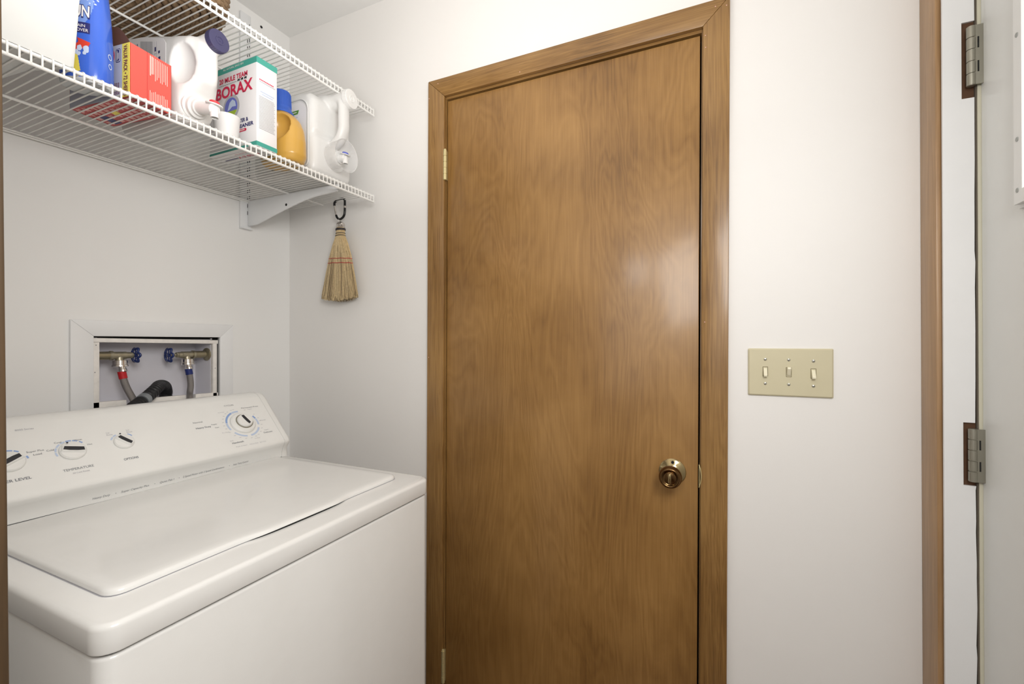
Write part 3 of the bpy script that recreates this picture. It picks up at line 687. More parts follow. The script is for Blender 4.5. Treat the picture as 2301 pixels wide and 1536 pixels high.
def jug(name, label, cx, half, y_front, y_back, ztop, hand, capc, cap_r, cap_m, tapc, tap_s, btn, panel_prints, cup=None, blind=False):
    t = thing(name, (cx, (y_front+y_back)/2, DK), label, 'detergent jug')
    b = bmesh.new()
    # main body; its upper front steps back behind the grip
    yr = y_front+hand['d']
    body = [(y_front, DK+0.006), (y_front-0.001, DK+0.045), (y_front, hand['zb']-0.016), (y_front+0.006, hand['zb']-0.004), (yr-0.003, hand['zb']+0.010), (yr, hand['zb']+0.030), (yr-0.001, hand['zt']-0.020), (yr-0.004, hand['zt']-0.004), (y_front+0.012, ztop-0.014), (y_front+0.022, ztop-0.004), (y_front+0.060, ztop+0.002), (y_back-0.03, ztop+0.0), (y_back, ztop-0.03), (y_back, DK+0.03), (y_back-0.02, DK+0.0015), (y_front+0.02, DK+0.0015)]
    bb_ = prism_bm(body, 'X', cx-half, cx+half)
    bmesh.ops.recalc_face_normals(bb_, faces=bb_.faces[:])
    es = [e for e in bb_.edges if len(e.link_faces) == 2 and e.calc_face_angle(0) > 1.2]
    bmesh.ops.bevel(bb_, geom=es, offset=min(0.022, half*0.45), segments=4, affect='EDGES', profile=0.5)
    merge(b, bb_)
    # handle: an oval bar from the chin up to the neck
    hy, r = hand['y'], hand['r']*1.0
    pts = bez([(cx, y_front+0.020, hand['zb']-0.030), (cx, hy+0.016, hand['zb']-0.006), (cx, hy, hand['zb']+0.022), (cx, hy-0.001, (hand['zb']+hand['zt'])/2), (cx, hy, hand['zt']-0.016), (cx, hy+0.012, hand['zt']+0.004), (cx, y_front+0.04, hand['zt']+0.010)], 6)
    tb_ = tube_bm(pts, r, 16)
    for v in tb_.verts: v.co.x = cx+(v.co.x-cx)*1.28
    merge(b, tb_)
    if blind:
        box_bm(cx-0.010, cx+0.010, hy, y_front+0.04, hand['zb']-0.01, hand['zt']+0.01, bm=b)
    lathe_bm([(0, cap_r*1.15), (0.03, cap_r*1.0), (0.05, cap_r*0.86), (0.045+abs(capc[1]-y_front)-0.01, cap_r*0.84)], (cx, y_front+0.045, capc[2]-0.006), (capc[0]-cx, capc[1]-y_front-0.045, 0.006), 28, bm=b)
    if blind:      # smooth-shouldered body with a dished grip instead of an open handle
        b.free(); b = bmesh.new(); R = []
        for y, hx, z0, z1 in ((y_back, half*0.80, 0.012, 0.226), (y_back-0.010, half*0.95, 0.004, 0.240), (y_back-0.03, half, 0.0015, 0.243), (-0.26, half, 0.0015, 0.236), (-0.32, half, 0.0015, 0.222), (-0.385, half, 0.0015, 0.203), (-0.405, half*0.98, 0.002, 0.199), (-0.420, half*0.92, 0.012, 0.196), (-0.428, half*0.87, 0.040, 0.194), (-0.440, half*0.80, 0.064, 0.192), (-0.455, half*0.58, 0.076, 0.188), (-0.467, half*0.46, 0.084, 0.182), (-0.474, half*0.32, 0.092, 0.172), (-0.478, half*0.16, 0.105, 0.160)):
            zc, hz = DK+(z0+z1)/2, (z1-z0)/2; ring = []
            for k in range(48):
                a = 2*math.pi*k/48; c_, s_ = math.cos(a), math.sin(a)
                ring.append(b.verts.new((cx+hx*math.copysign(abs(c_)**(2/4.5), c_), y, zc+hz*math.copysign(abs(s_)**(2/4.5), s_))))
            R.append(ring)
        for A_, B_ in zip(R, R[1:]):
            for k in range(48): b.faces.new((A_[k], A_[(k+1) % 48], B_[(k+1) % 48], B_[k]))
        b.faces.new(R[0]); b.faces.new(R[-1])
        b = carve(b, (cx-half-0.004, -0.434, DK+0.124), (0.034, 0.036, 0.050))
        lathe_bm([(0, cap_r*0.9), (0.02, cap_r*1.02), (0.05, cap_r*0.98), (0.045+abs(capc[1]-y_front)-0.01, cap_r*0.92)], (cx, y_front+0.045, capc[2]-0.012), (capc[0]-cx, capc[1]-y_front-0.045, 0.012), 28, bm=b)
    remeshed(b, 0.0026, 6, 'jug_body', M['hdpe'], t)
    ax = Vector((capc[0]-cx, capc[1]-y_front-0.045, 0.004)).normalized()
    cap = lathe('cap', [(-0.016, cap_r*0.95), (-0.015, cap_r), (-0.001, cap_r), (0.0, cap_r*0.97), (0.0005, cap_r*0.40), (0.0016, cap_r*0.38), (0.0016, cap_r*0.30), (0.0004, cap_r*0.28), (0.0004, cap_r*0.12), (0.0012, cap_r*0.10)], capc, ax, cap_m, t, n=48, smooth=0.5)
    ribs = bmesh.new(); u = Vector((0, 0, 1)); w = ax.cross(u).normalized()
    for k in range(36):
        a = 2*math.pi*k/36; d = u*math.cos(a)+w*math.sin(a); p = Vector(capc)+d*cap_r
        tube_bm([p-ax*0.013, p-ax*0.003], 0.0006, 5, bm=ribs)
    mobj('cap_ribs', ribs, cap_m, cap, 1.0)
    # tap: stepped collars, barrel, spout, push button
    tx, ty, tz = tapc; q = tap_s; ta = Vector((0.06, -1, -0.26)) if blind else Vector((0.10, -1, -0.05)); TL = 0.030 if blind else 0.0
    lathe('tap_collar', [(-0.030*q, 0.036*q), (-0.012*q, 0.036*q), (-0.010*q, 0.033*q), (-0.004*q, 0.032*q), (-0.002*q, 0.027*q), (0.006*q, 0.026*q), (0.008*q, 0.020*q), (0.014*q, 0.019*q)], (tx, ty, tz), ta, M['hdpe'], t, n=40, smooth=0.5)
    tan = ta.normalized()
    tap = lathe('tap_barrel', [(0.006*q, 0.0155*q), (0.034*q+TL, 0.0140*q), (0.037*q+TL, 0.012*q)], (tx, ty, tz), ta, M['hdpe2'], t, n=28, smooth=0.5)
    p0 = Vector((tx, ty, tz))+tan*(0.033*q+TL); px, py, pz = p0
    lathe('spout', [(0, 0.0095*q), (0.026*q, 0.0090*q), (0.0262*q, 0.0074*q), (0.018*q, 0.0070*q)], (px, py, pz+0.004*q), (0, -0.05, -1), M['hdpe2'], tap, n=24, smooth=0.5)
    lathe('push_flange', [(0, 0.018*q), (0.0022*q, 0.019*q), (0.0030*q, 0.017*q)], (px, py, pz+0.009*q), (0.04, -0.2, 1), M['hdpe2'], tap, n=28, smooth=0.5)
    lathe('push_button', [(0, 0.0115*q), (0.006*q, 0.0110*q), (0.0078*q, 0.0085*q), (0.0084*q, 0.003*q)], (px, py-0.0006, pz+0.012*q), (0.04, -0.2, 1), btn, t, n=24, smooth=0.7)
    if cup:
        cup_m, cup_r, (ox, oy, oz) = cup
        lathe('measuring_cup', [(-0.012, cup_r*0.86), (0.0, cup_r*0.90), (0.030, cup_r*0.97), (0.0345, cup_r), (0.0360, cup_r), (0.0345, cup_r*0.965), (0.0, cup_r*0.88), (-0.010, cup_r*0.84)], (tx+ox, ty+oy, tz+oz), (0.06, -1, 0), cup_m, t, n=48, smooth=0.5, cap=False)
    panel_prints(t)
    return t
def prints_left(t):
    X0 = -0.6403
    patch('label', [(0.215, DK+0.06), (0.384, DK+0.06), (0.386, DK+0.175), (0.376, DK+0.188), (0.30, DK+0.212), (0.235, DK+0.224), (0.220, DK+0.218), (0.215, DK+0.200)], (X0, 0, 0), YR, ZU, M['card_w'], t, h=0.0006)
    L_ = []
    for k in range(9): L_.append((0.286+0.0056*k, 0.2884+0.0056*k, DK+0.118, DK+0.205-0.0016*k))
    bars('small_print', L_, (X0, 0, 0), YR, ZU, M['p_grey'], t, h=0.0009)
    L_ = [(0.340, 0.3404, DK+0.135, DK+0.190), (0.3500, 0.3504, DK+0.135, DK+0.188), (0.340, 0.350, DK+0.160, DK+0.1605), (0.3425, 0.3480, DK+0.166, DK+0.176), (0.357, 0.363, DK+0.158, DK+0.164), (0.3575, 0.365, DK+0.142, DK+0.150), (0.263, 0.266, DK+0.193, DK+0.203), (0.270, 0.273, DK+0.193, DK+0.203)]
    bars('small_print', L_, (X0, 0, 0), YR, ZU, M['p_navy'], t, h=0.0009)
def prints_right(t):
    X0 = -0.2772
    patch('label', rrect(0.265, 0.410, DK+0.03, DK+0.215, (0.03, 0.03, 0.01, 0.01), 8), (X0, 0, 0), YR, ZU, M['card_w'], t, h=0.0006)
    patch('green_strip', [(0.290, DK+0.180), (0.376, DK+0.180), (0.381, DK+0.1915), (0.290, DK+0.1915)], (X0, 0, 0), YR, ZU, M['p_dgreen'], t, h=0.0010)
    L_ = [(0.300, 0.372, DK+0.1845, DK+0.1870)]; bars('small_print', L_, (X0, 0, 0), YR, ZU, M['p_white'], t, h=0.0014)
    L_ = [(0.290, 0.376, DK+0.170, DK+0.1712), (0.352, 0.3525, DK+0.135, DK+0.160), (0.372, 0.3725, DK+0.135, DK+0.160), (0.352, 0.3725, DK+0.1345, DK+0.135), (0.352, 0.3725, DK+0.160, DK+0.1605), (0.358, 0.366, DK+0.142, DK+0.152)]
    bars('small_print', L_, (X0, 0, 0), YR, ZU, M['p_lav'], t, h=0.0010)
    # raised rim of the label recess
    rim = rrect(0.258, 0.418, DK+0.022, DK+0.224, (0.04, 0.04, 0.012, 0.012), 8)
    tube('label_rim', [(X0-0.0002, -p[0], p[1]) for p in rim], 0.0022, M['hdpe'], t, n=8, closed=True)
jug('detergent_jug', 'white jug with navy screw cap and red tap button beside the washing powder box',
    -0.5950, 0.045, -0.428, -0.175, DK+0.193, dict(zb=DK+0.075, zt=DK+0.172, y=-0.466, r=0.0165, d=0.030), (-0.589, -0.496, 1.936), 0.0240, M['navy'],
    (-0.600, -0.430, 1.793), 0.92, M['red'], prints_left, None, True)
jug('detergent_jug', 'white jug with white cap and clear measuring cup over its tap, nearest the corner',
    -0.195, 0.080, -0.434, -0.165, DK+0.250, dict(zb=DK+0.125, zt=DK+0.232, y=-0.475, r=0.0145, d=0.003), (-0.185, -0.500, 1.9985), 0.0285, M['hdpe2'],
    (-0.190, -0.446, 1.822), 0.85, M['bluebtn'], prints_right, (M['clear'], 0.050, (0.0, 0.0, 0.004)))
mc = thing('measuring_cup', (-0.5180, -0.412, DK), 'small frosted measuring cup standing under the red button tap', 'cup')
lathe('cup_wall', [(0.0, 0.023), (0.002, 0.0255), (0.053, 0.0295), (0.0555, 0.0300), (0.0555, 0.0288), (0.003, 0.0245)], (-0.5180, -0.412, DK), (0, 0, 1), M['frost'], mc, n=40, smooth=0.5, cap=False)
lathe('cup_base', [(0.0, 0.023), (0.0016, 0.0245)], (-0.5180, -0.412, DK), (0, 0, 1), M['frost'], mc, n=40, smooth=0.5)

# ---- borax box
bx = thing('washing_powder_box', (-0.4355, -0.355, DK), 'tall white box with red lettering and teal bands standing between the two jugs', 'box')
X0, X1, Y0, Y1, BH = -0.4650, -0.4060, -0.4500, -0.2600, 0.2290
box('box_body', X0, X1, Y0, Y1, DK, DK+BH, M['card_w'], bx, bev=0.0012)
def band(z0, z1, nm):
    bm = bmesh.new()
    box_bm(X0-0.0004, X1+0.0004, Y0-0.0004, Y1+0.0004, z0, z1, bm=bm); mobj(nm, bm, M['teal'], bx)
band(DK+BH-0.0150, DK+BH+0.0003, 'top_band'); band(DK+0.0008, DK+0.0120, 'bottom_band')
XB = X0-0.0003
text('ALL NATURAL SINCE 1891', (XB-0.0003, -0.318, DK+BH-0.0085), YR, ZU, 0.0075, M['p_white'], bx, width=0.082)
text('20 MULE TEAM', (XB, -0.3015, 1.9435), YR, ZU, 0.0180, M['p_red'], bx, width=0.1140, bold=0.0005)
text('BORAX', (XB, -0.2860, 1.9035), YR, ZU, 0.0420, M['p_red'], bx, width=0.1480, bold=0.0012)
L_ = [(0.302+0.0042*k, 0.3045+0.0042*k, 1.9365+0.0006*(k % 2), 1.9380+0.0006*(k % 2)) for k in range(17)]
for k in range(3): L_ += [(0.376+0.0135*k, 0.3855+0.0135*k, 1.9375, 1.9410), (0.3765+0.0135*k, 0.3785+0.0135*k, 1.9355, 1.9375), (0.3825+0.0135*k, 0.3850+0.0135*k, 1.9355, 1.9375), (0.380+0.0135*k, 0.3850+0.0135*k, 1.9405, 1.9420)]
bars('team_silhouette', L_, (XB, 0, 0), YR, ZU, M['p_black'], bx, h=0.0006)
def ell(cx_, cy_, rx_, ry_, n=40, cut=None): return [(cx_+rx_*math.cos(2*math.pi*k/n), cy_+ry_*math.sin(2*math.pi*k/n)) for k in range(n)]
patch('picture_halo', ell(0.351, 1.8735, 0.033, 0.033), (XB, 0, 0), YR, ZU, M['p_lgrey'], bx, h=0.0003)
patch('picture_sky', ell(0.350, 1.8735, 0.0255, 0.0255), (XB, 0, 0), YR, ZU, M['p_sky'], bx, h=0.0006)
hill = [p for p in ell(0.350, 1.8735, 0.0255, 0.0255, 60) if p[1] < 1.864]
patch('picture_hill', hill, (XB, 0, 0), YR, ZU, M['p_green'], bx, h=0.0009)
patch('picture_shirt', [(0.336, 1.866), (0.345, 1.868), (0.354, 1.874), (0.370, 1.873), (0.366, 1.887), (0.356, 1.893), (0.345, 1.886), (0.340, 1.875)], (XB, 0, 0), YR, ZU, M['p_lblue'], bx, h=0.0009)
text('BOOSTER &', (XB, -0.3500, 1.8255), YR, ZU, 0.0135, M['p_navy'], bx, width=0.0680, bold=0.0004)
text('CLEANER', (XB, -0.3640, 1.8110), YR, ZU, 0.0135, M['p_navy'], bx, width=0.0750, bold=0.0004)
patch('red_pill', rrect(0.352, 0.411, 1.8005, 1.8075, 0.0034), (XB, 0, 0), YR, ZU, M['p_red'], bx, h=0.0006)
bars('small_print', [(0.385+0.0042*k, 0.3880+0.0042*k, 1.8025, 1.8055) for k in range(5)]+[(0.374, 0.388, 1.786+0.005*k, 1.7872+0.005*k) for k in range(2)], (XB, 0, 0), YR, ZU, M['p_white'], bx, h=0.0010)
YB = Y0-0.0005
L_ = [(-0.459, -0.4125-0.0015*(k % 3), 1.8025+0.0036*k, 1.8033+0.0036*k) for k in range(24)]
bars('small_print', L_, (0, YB, 0), XR, ZU, M['p_grey'], bx, h=0.0003)
bars('small_print', [(-0.458+0.0042*k, -0.4548+0.0042*k, 1.9275, 1.9305) for k in range(10)], (0, YB, 0), XR, ZU, M['p_red'], bx, h=0.0003)
bars('underline', [(-0.459, -0.412, 1.9235, 1.9241)], (0, YB, 0), XR, ZU, M['p_navy'], bx, h=0.0003)
bars('teal_print', [(-0.455, -0.415, 1.898, 1.9005), (-0.450, -0.419, 1.892, 1.8945)], (0, YB, 0), XR, ZU, M['p_lblue'], bx, h=0.0003)
# print on the underside
text('20 MULE TEAM', (X0+0.012, -0.40, DK-0.0003), (0, 1, 0), (1, 0, 0), 0.010, M['p_red'], bx, width=0.06, h=0.0)
text('BORAX', (X0+0.026, -0.41, DK-0.0003), (0, 1, 0), (1, 0, 0), 0.019, M['p_red'], bx, width=0.08, h=0.0)
bars('small_print', [(0.006, 0.009, -0.33, -0.275), (0.012, 0.015, -0.33, -0.275)], (X0+0.02, 0, DK-0.0004), (1, 0, 0), (0, 1, 0), M['p_navy'], bx, h=0.0)

# ---- yellow bottle with blue cap
yb = thing('fabric_softener_bottle', (-0.342, -0.395, DK), 'mustard yellow bottle with a blue cap, tucked behind the white powder box', 'bottle')
b = bmesh.new(); YX = -0.3420
R = [bottle_ring(DK+z, hx, hy, YX, cy, sq) for z, hx, hy, cy, sq in ((0, 0.036, 0.060, -0.393, 2.4), (0.004, 0.041, 0.065, -0.393, 2.4), (0.02, 0.0440, 0.0700, -0.395, 2.5), (0.06, 0.0430, 0.0685, -0.395, 2.5), (0.095, 0.0400, 0.0645, -0.394, 2.4), (0.118, 0.0360, 0.056, -0.392, 2.3), (0.134, 0.0315, 0.044, -0.389, 2.2), (0.146, 0.027, 0.031, -0.386, 2.1), (0.153, 0.0255, 0.0260, -0.386, 2))]
RR = [[b.verts.new(p) for p in r] for r in R]
for A, B in zip(RR, RR[1:]):
    for k in range(len(A)): b.faces.new((A[k], A[(k+1) % len(A)], B[(k+1) % len(A)], B[k]))
b.faces.new(RR[0]); b.faces.new(RR[-1])
b = carve(b, (YX-0.040, -0.418, 1.853), (0.037, 0.035, 0.042))
remeshed(b, 0.0026, 4, 'bottle_body', M['yellow'], yb)
lathe('cap', [(0, 0.0335), (0.004, 0.0335), (0.010, 0.0300), (0.016, 0.0270), (0.020, 0.0262), (0.062, 0.0245), (0.0655, 0.0225)], (YX, -0.386, DK+0.145), (0, 0, 1), M['bluecap'], yb, n=48, smooth=0.6)
rb = bmesh.new()
for k in range(40):
    a = 2*math.pi*k/40; d = Vector((math.cos(a), math.sin(a), 0)); c0 = Vector((YX, -0.386, 0))
    tube_bm([c0+d*0.0262+Vector((0, 0, DK+0.167)), c0+d*0.0247+Vector((0, 0, DK+0.205))], 0.0006, 5, bm=rb)
cp = [o for o in bpy.data.objects if o.name.startswith('cap') and o.parent == yb][0]
mobj('cap_ribs', rb, M['bluecap'], cp, 1.0)

# ------------------------------------------------------------------ wicker basket on the upper shelf
bk = thing('wicker_basket', (-0.68, -0.26, UK), 'dark brown coiled wicker basket on the upper shelf', 'basket')
bx0, bx1, by0, by1 = -0.90, -0.503, -0.430, -0.095
def coil(x0, x1, y0, y1, z, r, rr, ph):
    base = rrect(x0, x1, y0, y1, max(0.006, min(rr, (x1-x0)/2-0.002, (y1-y0)/2-0.002)), 10)
    pts = []; n = len(base)
    for i in range(n):
        a, b_ = Vector(base[i]), Vector(base[(i+1) % n]); L = (b_-a).length; k = max(1, int(L/0.0045))
        for j in range(k): pts.append((a.x+(b_.x-a.x)*j/k, a.y+(b_.y-a.y)*j/k, z))
    cum = [0]
    for p, q in zip(pts, pts[1:]): cum.append(cum[-1]+math.dist(p, q))
    rad = lambda i, a: 1+0.26*math.sin(2*a+cum[i]*300+ph)*1.0
    return tube_bm(pts, r, 10, closed=True, rad=rad)
k = 0; ins = 0.0
while True:
    x0, x1, y0, y1 = bx0+ins, bx1-ins, by0+ins, by1-ins
    if y1-y0 < 0.03: break
    mobj('basket_coil', coil(x0, x1, y0, y1, UK+0.0102+0.0*k, 0.0078, 0.08-ins*0.4, k*1.7), M['wicker'], bk, 1.5); ins += 0.0152; k += 1
for j in range(1, 15):
    g = 0.012*math.sin(min(1, j/9)*math.pi/2)
    mobj('basket_coil', coil(bx0-g, bx1+g, by0-g*0.4, by1+g, UK+0.0102+0.0150*j, 0.0085, 0.08, j*2.1), M['wicker'], bk, 1.5)

# ------------------------------------------------------------------ whisk broom on a carabiner
YC = -0.2970; XC_ = -0.034
ca = thing('carabiner', (XC_, YC, 1.71), 'black carabiner with a silver gate hooked over the end of the lower shelf', 'carabiner')
cpts = [(0.0135, -0.003), (0.014, -0.020), (0.0135, -0.045), (0.010, -0.062), (0.000, -0.0705), (-0.008, -0.066), (-0.0125, -0.054), (-0.0135, -0.050)]
def K(p): return (XC_, YC-p[0]*1.42, 1.7585+p[1])
body = [(-0.0185, -0.019), (-0.0180, -0.009), (-0.0130, -0.0035), (0.0, 0.0005), (0.010, 0.0015), (0.0150, -0.002), (0.0165, -0.010), (0.0165, -0.030), (0.0163, -0.047), (0.0135, -0.0600), (0.006, -0.0685), (-0.002, -0.0695), (-0.0085, -0.064), (-0.0125, -0.054)]
tube('carabiner_body', bez([K(p) for p in body], 5), 0.0040, M['blackm'], ca, n=12)
tube('gate', [K((-0.0180, -0.020)), K((-0.0128, -0.053))], 0.0030, M['chrome'], ca, n=12)
tube('silver_band', [K((0.0165, -0.026)), K((0.0165, -0.033))], 0.0044, M['chrome'], ca, n=14)
wb = thing('whisk_broom', (-0.030, YC+0.02, 1.40), 'small straw whisk broom with red stitching hanging from the carabiner', 'broom')
tube('hanging_ring', [(XC_+0.005*math.cos(a), YC+0.0005, 1.6835+0.0075*math.sin(a)) for a in [2*math.pi*k/20 for k in range(20)]], 0.0009, M['chrome'], wb, n=8, closed=True)
def Bc(w, z, d=0.0):  # broom axis drifts slightly to the corner going down; w to the right in the view
    return Vector((-0.030-d, YC+0.006*(1.68-z)/0.285-w, z))
lathe('ferrule', [(0, 0.0045), (0.003, 0.0105), (0.006, 0.0135), (0.013, 0.0155), (0.016, 0.0140), (0.019, 0.0165), (0.0215, 0.0155)], Bc(0, 1.6800), (0, 0.02, -1), M['chrome'], wb, n=28, smooth=0.5)
def hw(z):   # half width by height
    P_ = [(1.66, 0.0150), (1.632, 0.0170), (1.612, 0.0280), (1.59, 0.0380), (1.545, 0.0530), (1.50, 0.0630), (1.44, 0.0750), (1.395, 0.0850)]
    for (z0, a), (z1, b_) in zip(P_, P_[1:]):
        if z <= z0 and z >= z1: return a+(b_-a)*(z0-z)/(z0-z1)
    return P_[-1][1] if z < 1.4 else P_[0][1]
def hd(z): return 0.0125 if z > 1.64 else 0.0125+0.003*(1.64-z)/0.2
R = []
for z in [1.662, 1.65, 1.64, 1.632, 1.622, 1.612, 1.60, 1.585, 1.565, 1.54, 1.51, 1.48, 1.45, 1.425]:
    r = []; c0 = Bc(0, z)
    for k in range(32):
        a = 2*math.pi*k/32; r.append((c0.x+hd(z)*0.86*math.sin(a), c0.y+hw(z)*0.93*math.cos(a), z))
    R.append(r)
loft('straw_core', R, M['straw'], wb, 1.0)
rs = random.Random(11); bm = bmesh.new(); bm2 = bmesh.new()
for i in range(2000):
    a = rs.uniform(0, 2*math.pi); q = rs.uniform(0.80, 1.04) if i % 4 else rs.uniform(0.2, 1.0); zb = 1.398+rs.uniform(-0.004, 0.016)+0.012*abs(math.cos(a))**2
    zt = 1.655 if i % 3 else rs.uniform(1.50, 1.60)
    pts = []
    zs = [zt, 1.632, 1.60, 1.555, 1.50, 1.45, zb+0.015, zb] if zt > 1.64 else [zt, 1.48, zb+0.02, zb]
    jx, jy = rs.uniform(-0.002, 0.002), rs.uniform(-0.004, 0.004)
    for j, z in enumerate(zs):
        c0 = Bc(0, z); f_ = max(0, (1.56-z)/0.16)
        pts.append((c0.x+hd(z)*q*math.sin(a)+jx*f_+rs.uniform(-0.0005, 0.0005)*f_, c0.y+hw(z)*q*math.cos(a)+jy*f_+rs.uniform(-0.0012, 0.0012)*f_, z))
    tube_bm(pts, lambda i_: 0.00065, 3, bm=bm if i % 3 else bm2, cap=False)
tag(mobj('straw', bm, M['straw'], wb, 1.5), kind='stuff'); tag(mobj('straw_tips', bm2, M['straw2'], wb, 1.5), kind='stuff')
for z, m_, r_ in ((1.6535, M['thread_k'], 0.0022), (1.6500, M['thread_k'], 0.0022), (1.6375, M['thread_k'], 0.0011), (1.6295, M['thread_k'], 0.0012), (1.5475, M['thread_r'], 0.0010), (1.5315, M['thread_r'], 0.0011)):
    pts = []
    for k in range(40):
        a = 2*math.pi*k/40; zz = z-0.003*math.cos(a)*(-1 if z < 1.6 else 0.2)+ (0.0006*math.sin(9*a) if z < 1.6 else 0)
        c0 = Bc(0, zz); pts.append((c0.x+(hd(zz)+0.0015)*math.sin(a), c0.y+(hw(zz)+0.0012)*math.cos(a), zz))
    tube('binding' if m_ is M['thread_k'] else 'red_stitching', pts, r_, m_, wb, n=6, closed=True)

# ------------------------------------------------------------------ recessed valve box in the back wall
rb_ = thing('valve_box', (-0.444, 0.05, 1.06), 'white framed recess in the wall behind the washer', 'wall box')
def frame_piece(nm, poly, y0, y1, m, bev=0.0015): return prism(nm, poly, 'Y', y0, y1, m, rb_, bev=bev)
ox0, ox1, oz1, ix0, ix1, iz1 = -0.662, -0.232, 1.3085, -0.614, -0.2765, 1.2655
frame_piece('frame_board', [(ox0, 0.97), (ox0, oz1), (ix0, iz1), (ix0, 0.97)], -0.0095, -0.0002, M['trimw'])
frame_piece('frame_board', [(ox1, 0.97), (ox1, oz1), (ix1, iz1), (ix1, 0.97)], -0.0095, -0.0002, M['trimw'])
frame_piece('frame_board', [(ox0, oz1), (ox1, oz1), (ix1, iz1), (ix0, iz1)], -0.0095, -0.0002, M['trimw'])
box('frame_board', ix0, ix1, -0.0095, -0.0002, 0.99, 1.052, M['trimw'], rb_, bev=0.001)
box('cavity_gap', ix0-0.003, ix1+0.005, 0.0115, 0.0125, 1.056, 1.2695, M['gap'], rb_)
# inner edging of the box, scuffed
def edging(poly): frame_piece('inner_edging', poly, -0.001, 0.012, M['oldtrim'], 0.0008)
edging([(-0.6130, 1.2610), (-0.2785, 1.2560), (-0.2785, 1.2440), (-0.6130, 1.2495)])
edging([(-0.6135, 1.2490), (-0.5985, 1.2488), (-0.5985, 1.066), (-0.6135, 1.066)])
edging([(-0.2950, 1.2445), (-0.2820, 1.2443), (-0.2820, 1.066), (-0.2950, 1.066)])
edging([(-0.6135, 1.0870), (-0.5370, 1.0857), (-0.5360, 1.0700), (-0.5060, 1.0690), (-0.5050, 1.0851), (-0.3790, 1.0827), (-0.3780, 1.0680), (-0.3500, 1.0675), (-0.3490, 1.0822), (-0.2790, 1.0810), (-0.2790, 1.0600), (-0.6135, 1.0640)])
bm = bmesh.new()
box_bm(-0.598, -0.296, 0.094, 0.100, 1.066, 1.262, bm=bm); box_bm(-0.604, -0.598, 0.0125, 0.100, 1.066, 1.262, bm=bm); box_bm(-0.296, -0.290, 0.0125, 0.100, 1.066, 1.262, bm=bm)
box_bm(-0.604, -0.290, 0.0125, 0.100, 1.252, 1.258, bm=bm); box_bm(-0.604, -0.290, 0.0125, 0.100, 1.066, 1.072, bm=bm)
mobj('box_lining', bm, M['boxback'], rb_)
bpy.data.objects.remove(bpy.data.objects['cavity_gap'])
# dark cavity visible round the box
bm = bmesh.new()
for q in ((-0.6175, -0.604, 1.056, 1.2695), (-0.290, -0.2705, 1.056, 1.2695), (-0.604, -0.290, 1.2580, 1.2695), (-0.604, -0.290, 1.056, 1.066)): box_bm(q[0], q[1], 0.0135, 0.020, q[2], q[3], bm=bm)
mobj('cavity', bm, M['gap'], rb_)
for x, z in ((-0.606, 1.2415), (-0.6085, 1.168), (-0.2885, 1.163)): lathe('nail_head', [(0, 0.0014), (0.0004, 0.0012)], (x, -0.0012, z), (0, -1, 0), M['p_grey'], rb_, n=8)
# valves
def handwheel(c, parent, lean):
    c = Vector(c); root = lathe('handwheel', [(-0.004, 0.0055), (0.004, 0.0055)], c, (1, 0, 0), M['wheel'], parent, n=16)
    pts = []
    for k in range(60):
        a = 2*math.pi*k/60; r = 0.0195+0.0026*math.cos(6*a); pts.append(c+Vector((0.0015*math.cos(6*a), r*math.cos(a), r*math.sin(a))))
    tube('wheel_rim', pts, 0.0033, M['wheel'], root, n=8, closed=True)
    for k in range(6):
        a = math.pi/6+2*math.pi*k/6; tube('spoke', [c, c+Vector((0, 0.018*math.cos(a), 0.018*math.sin(a)))], 0.0019, M['wheel'], root, n=6)
    lathe('wheel_nut', [(0, 0.003), (0.007*lean, 0.003)], c, (1, 0, 0), M['rough_brass'], root, n=6)
VY = 0.030
def valve(x_pipe, x_wheel, s, z, label, off=0.040):
    t = thing('water_valve', ((x_pipe+x_wheel)/2, VY, z), label, 'valve', 'washer water valves')
    lathe('supply_pipe', [(0, 0.0118), (abs(x_pipe-x_wheel)*0.42, 0.0118)], (x_pipe, VY, z), (s, 0, 0), M['pipe'], t, n=24)
    mx = x_wheel-s*off
    lathe('valve_body', [(-0.024, 0.0118), (-0.022, 0.0135), (-0.016, 0.0135), (-0.0155, 0.0108), (0.016, 0.0108), (0.0165, 0.0098), (0.026, 0.0092), (0.027, 0.0062)], (mx, VY, z), (s, 0, 0), M['rough_brass'], t, n=24, smooth=0.5)
    lathe('packing_nut', [(0.022, 0.0085), (0.032, 0.0085), (0.033, 0.0045), (off+0.003, 0.0030)], (mx, VY, z), (s, 0, 0), M['rough_brass'], t, n=8, smooth=0.3)
    tube('outlet', [(mx, VY, z), (mx, VY-0.004, z-0.024)], 0.0095, M['rough_brass'], t, n=18)
    handwheel((x_wheel, VY, z), t, -s)
    return mx
mxl = valve(-0.5970, -0.500, 1, 1.2115, 'water valve with blue handwheel above the red-banded hose')
mxr = valve(-0.2965, -0.412, -1, 1.2090, 'water valve with blue handwheel above the blue-banded hose', 0.053)
vo = [o for o in bpy.data.objects if o.name.startswith('water_valve')][-1]
lathe('wall_flange', [(0, 0.0215), (0.003, 0.021), (0.008, 0.013)], (-0.2962, VY, 1.209), (-1, 0, 0), M['pipe'], vo, n=24)
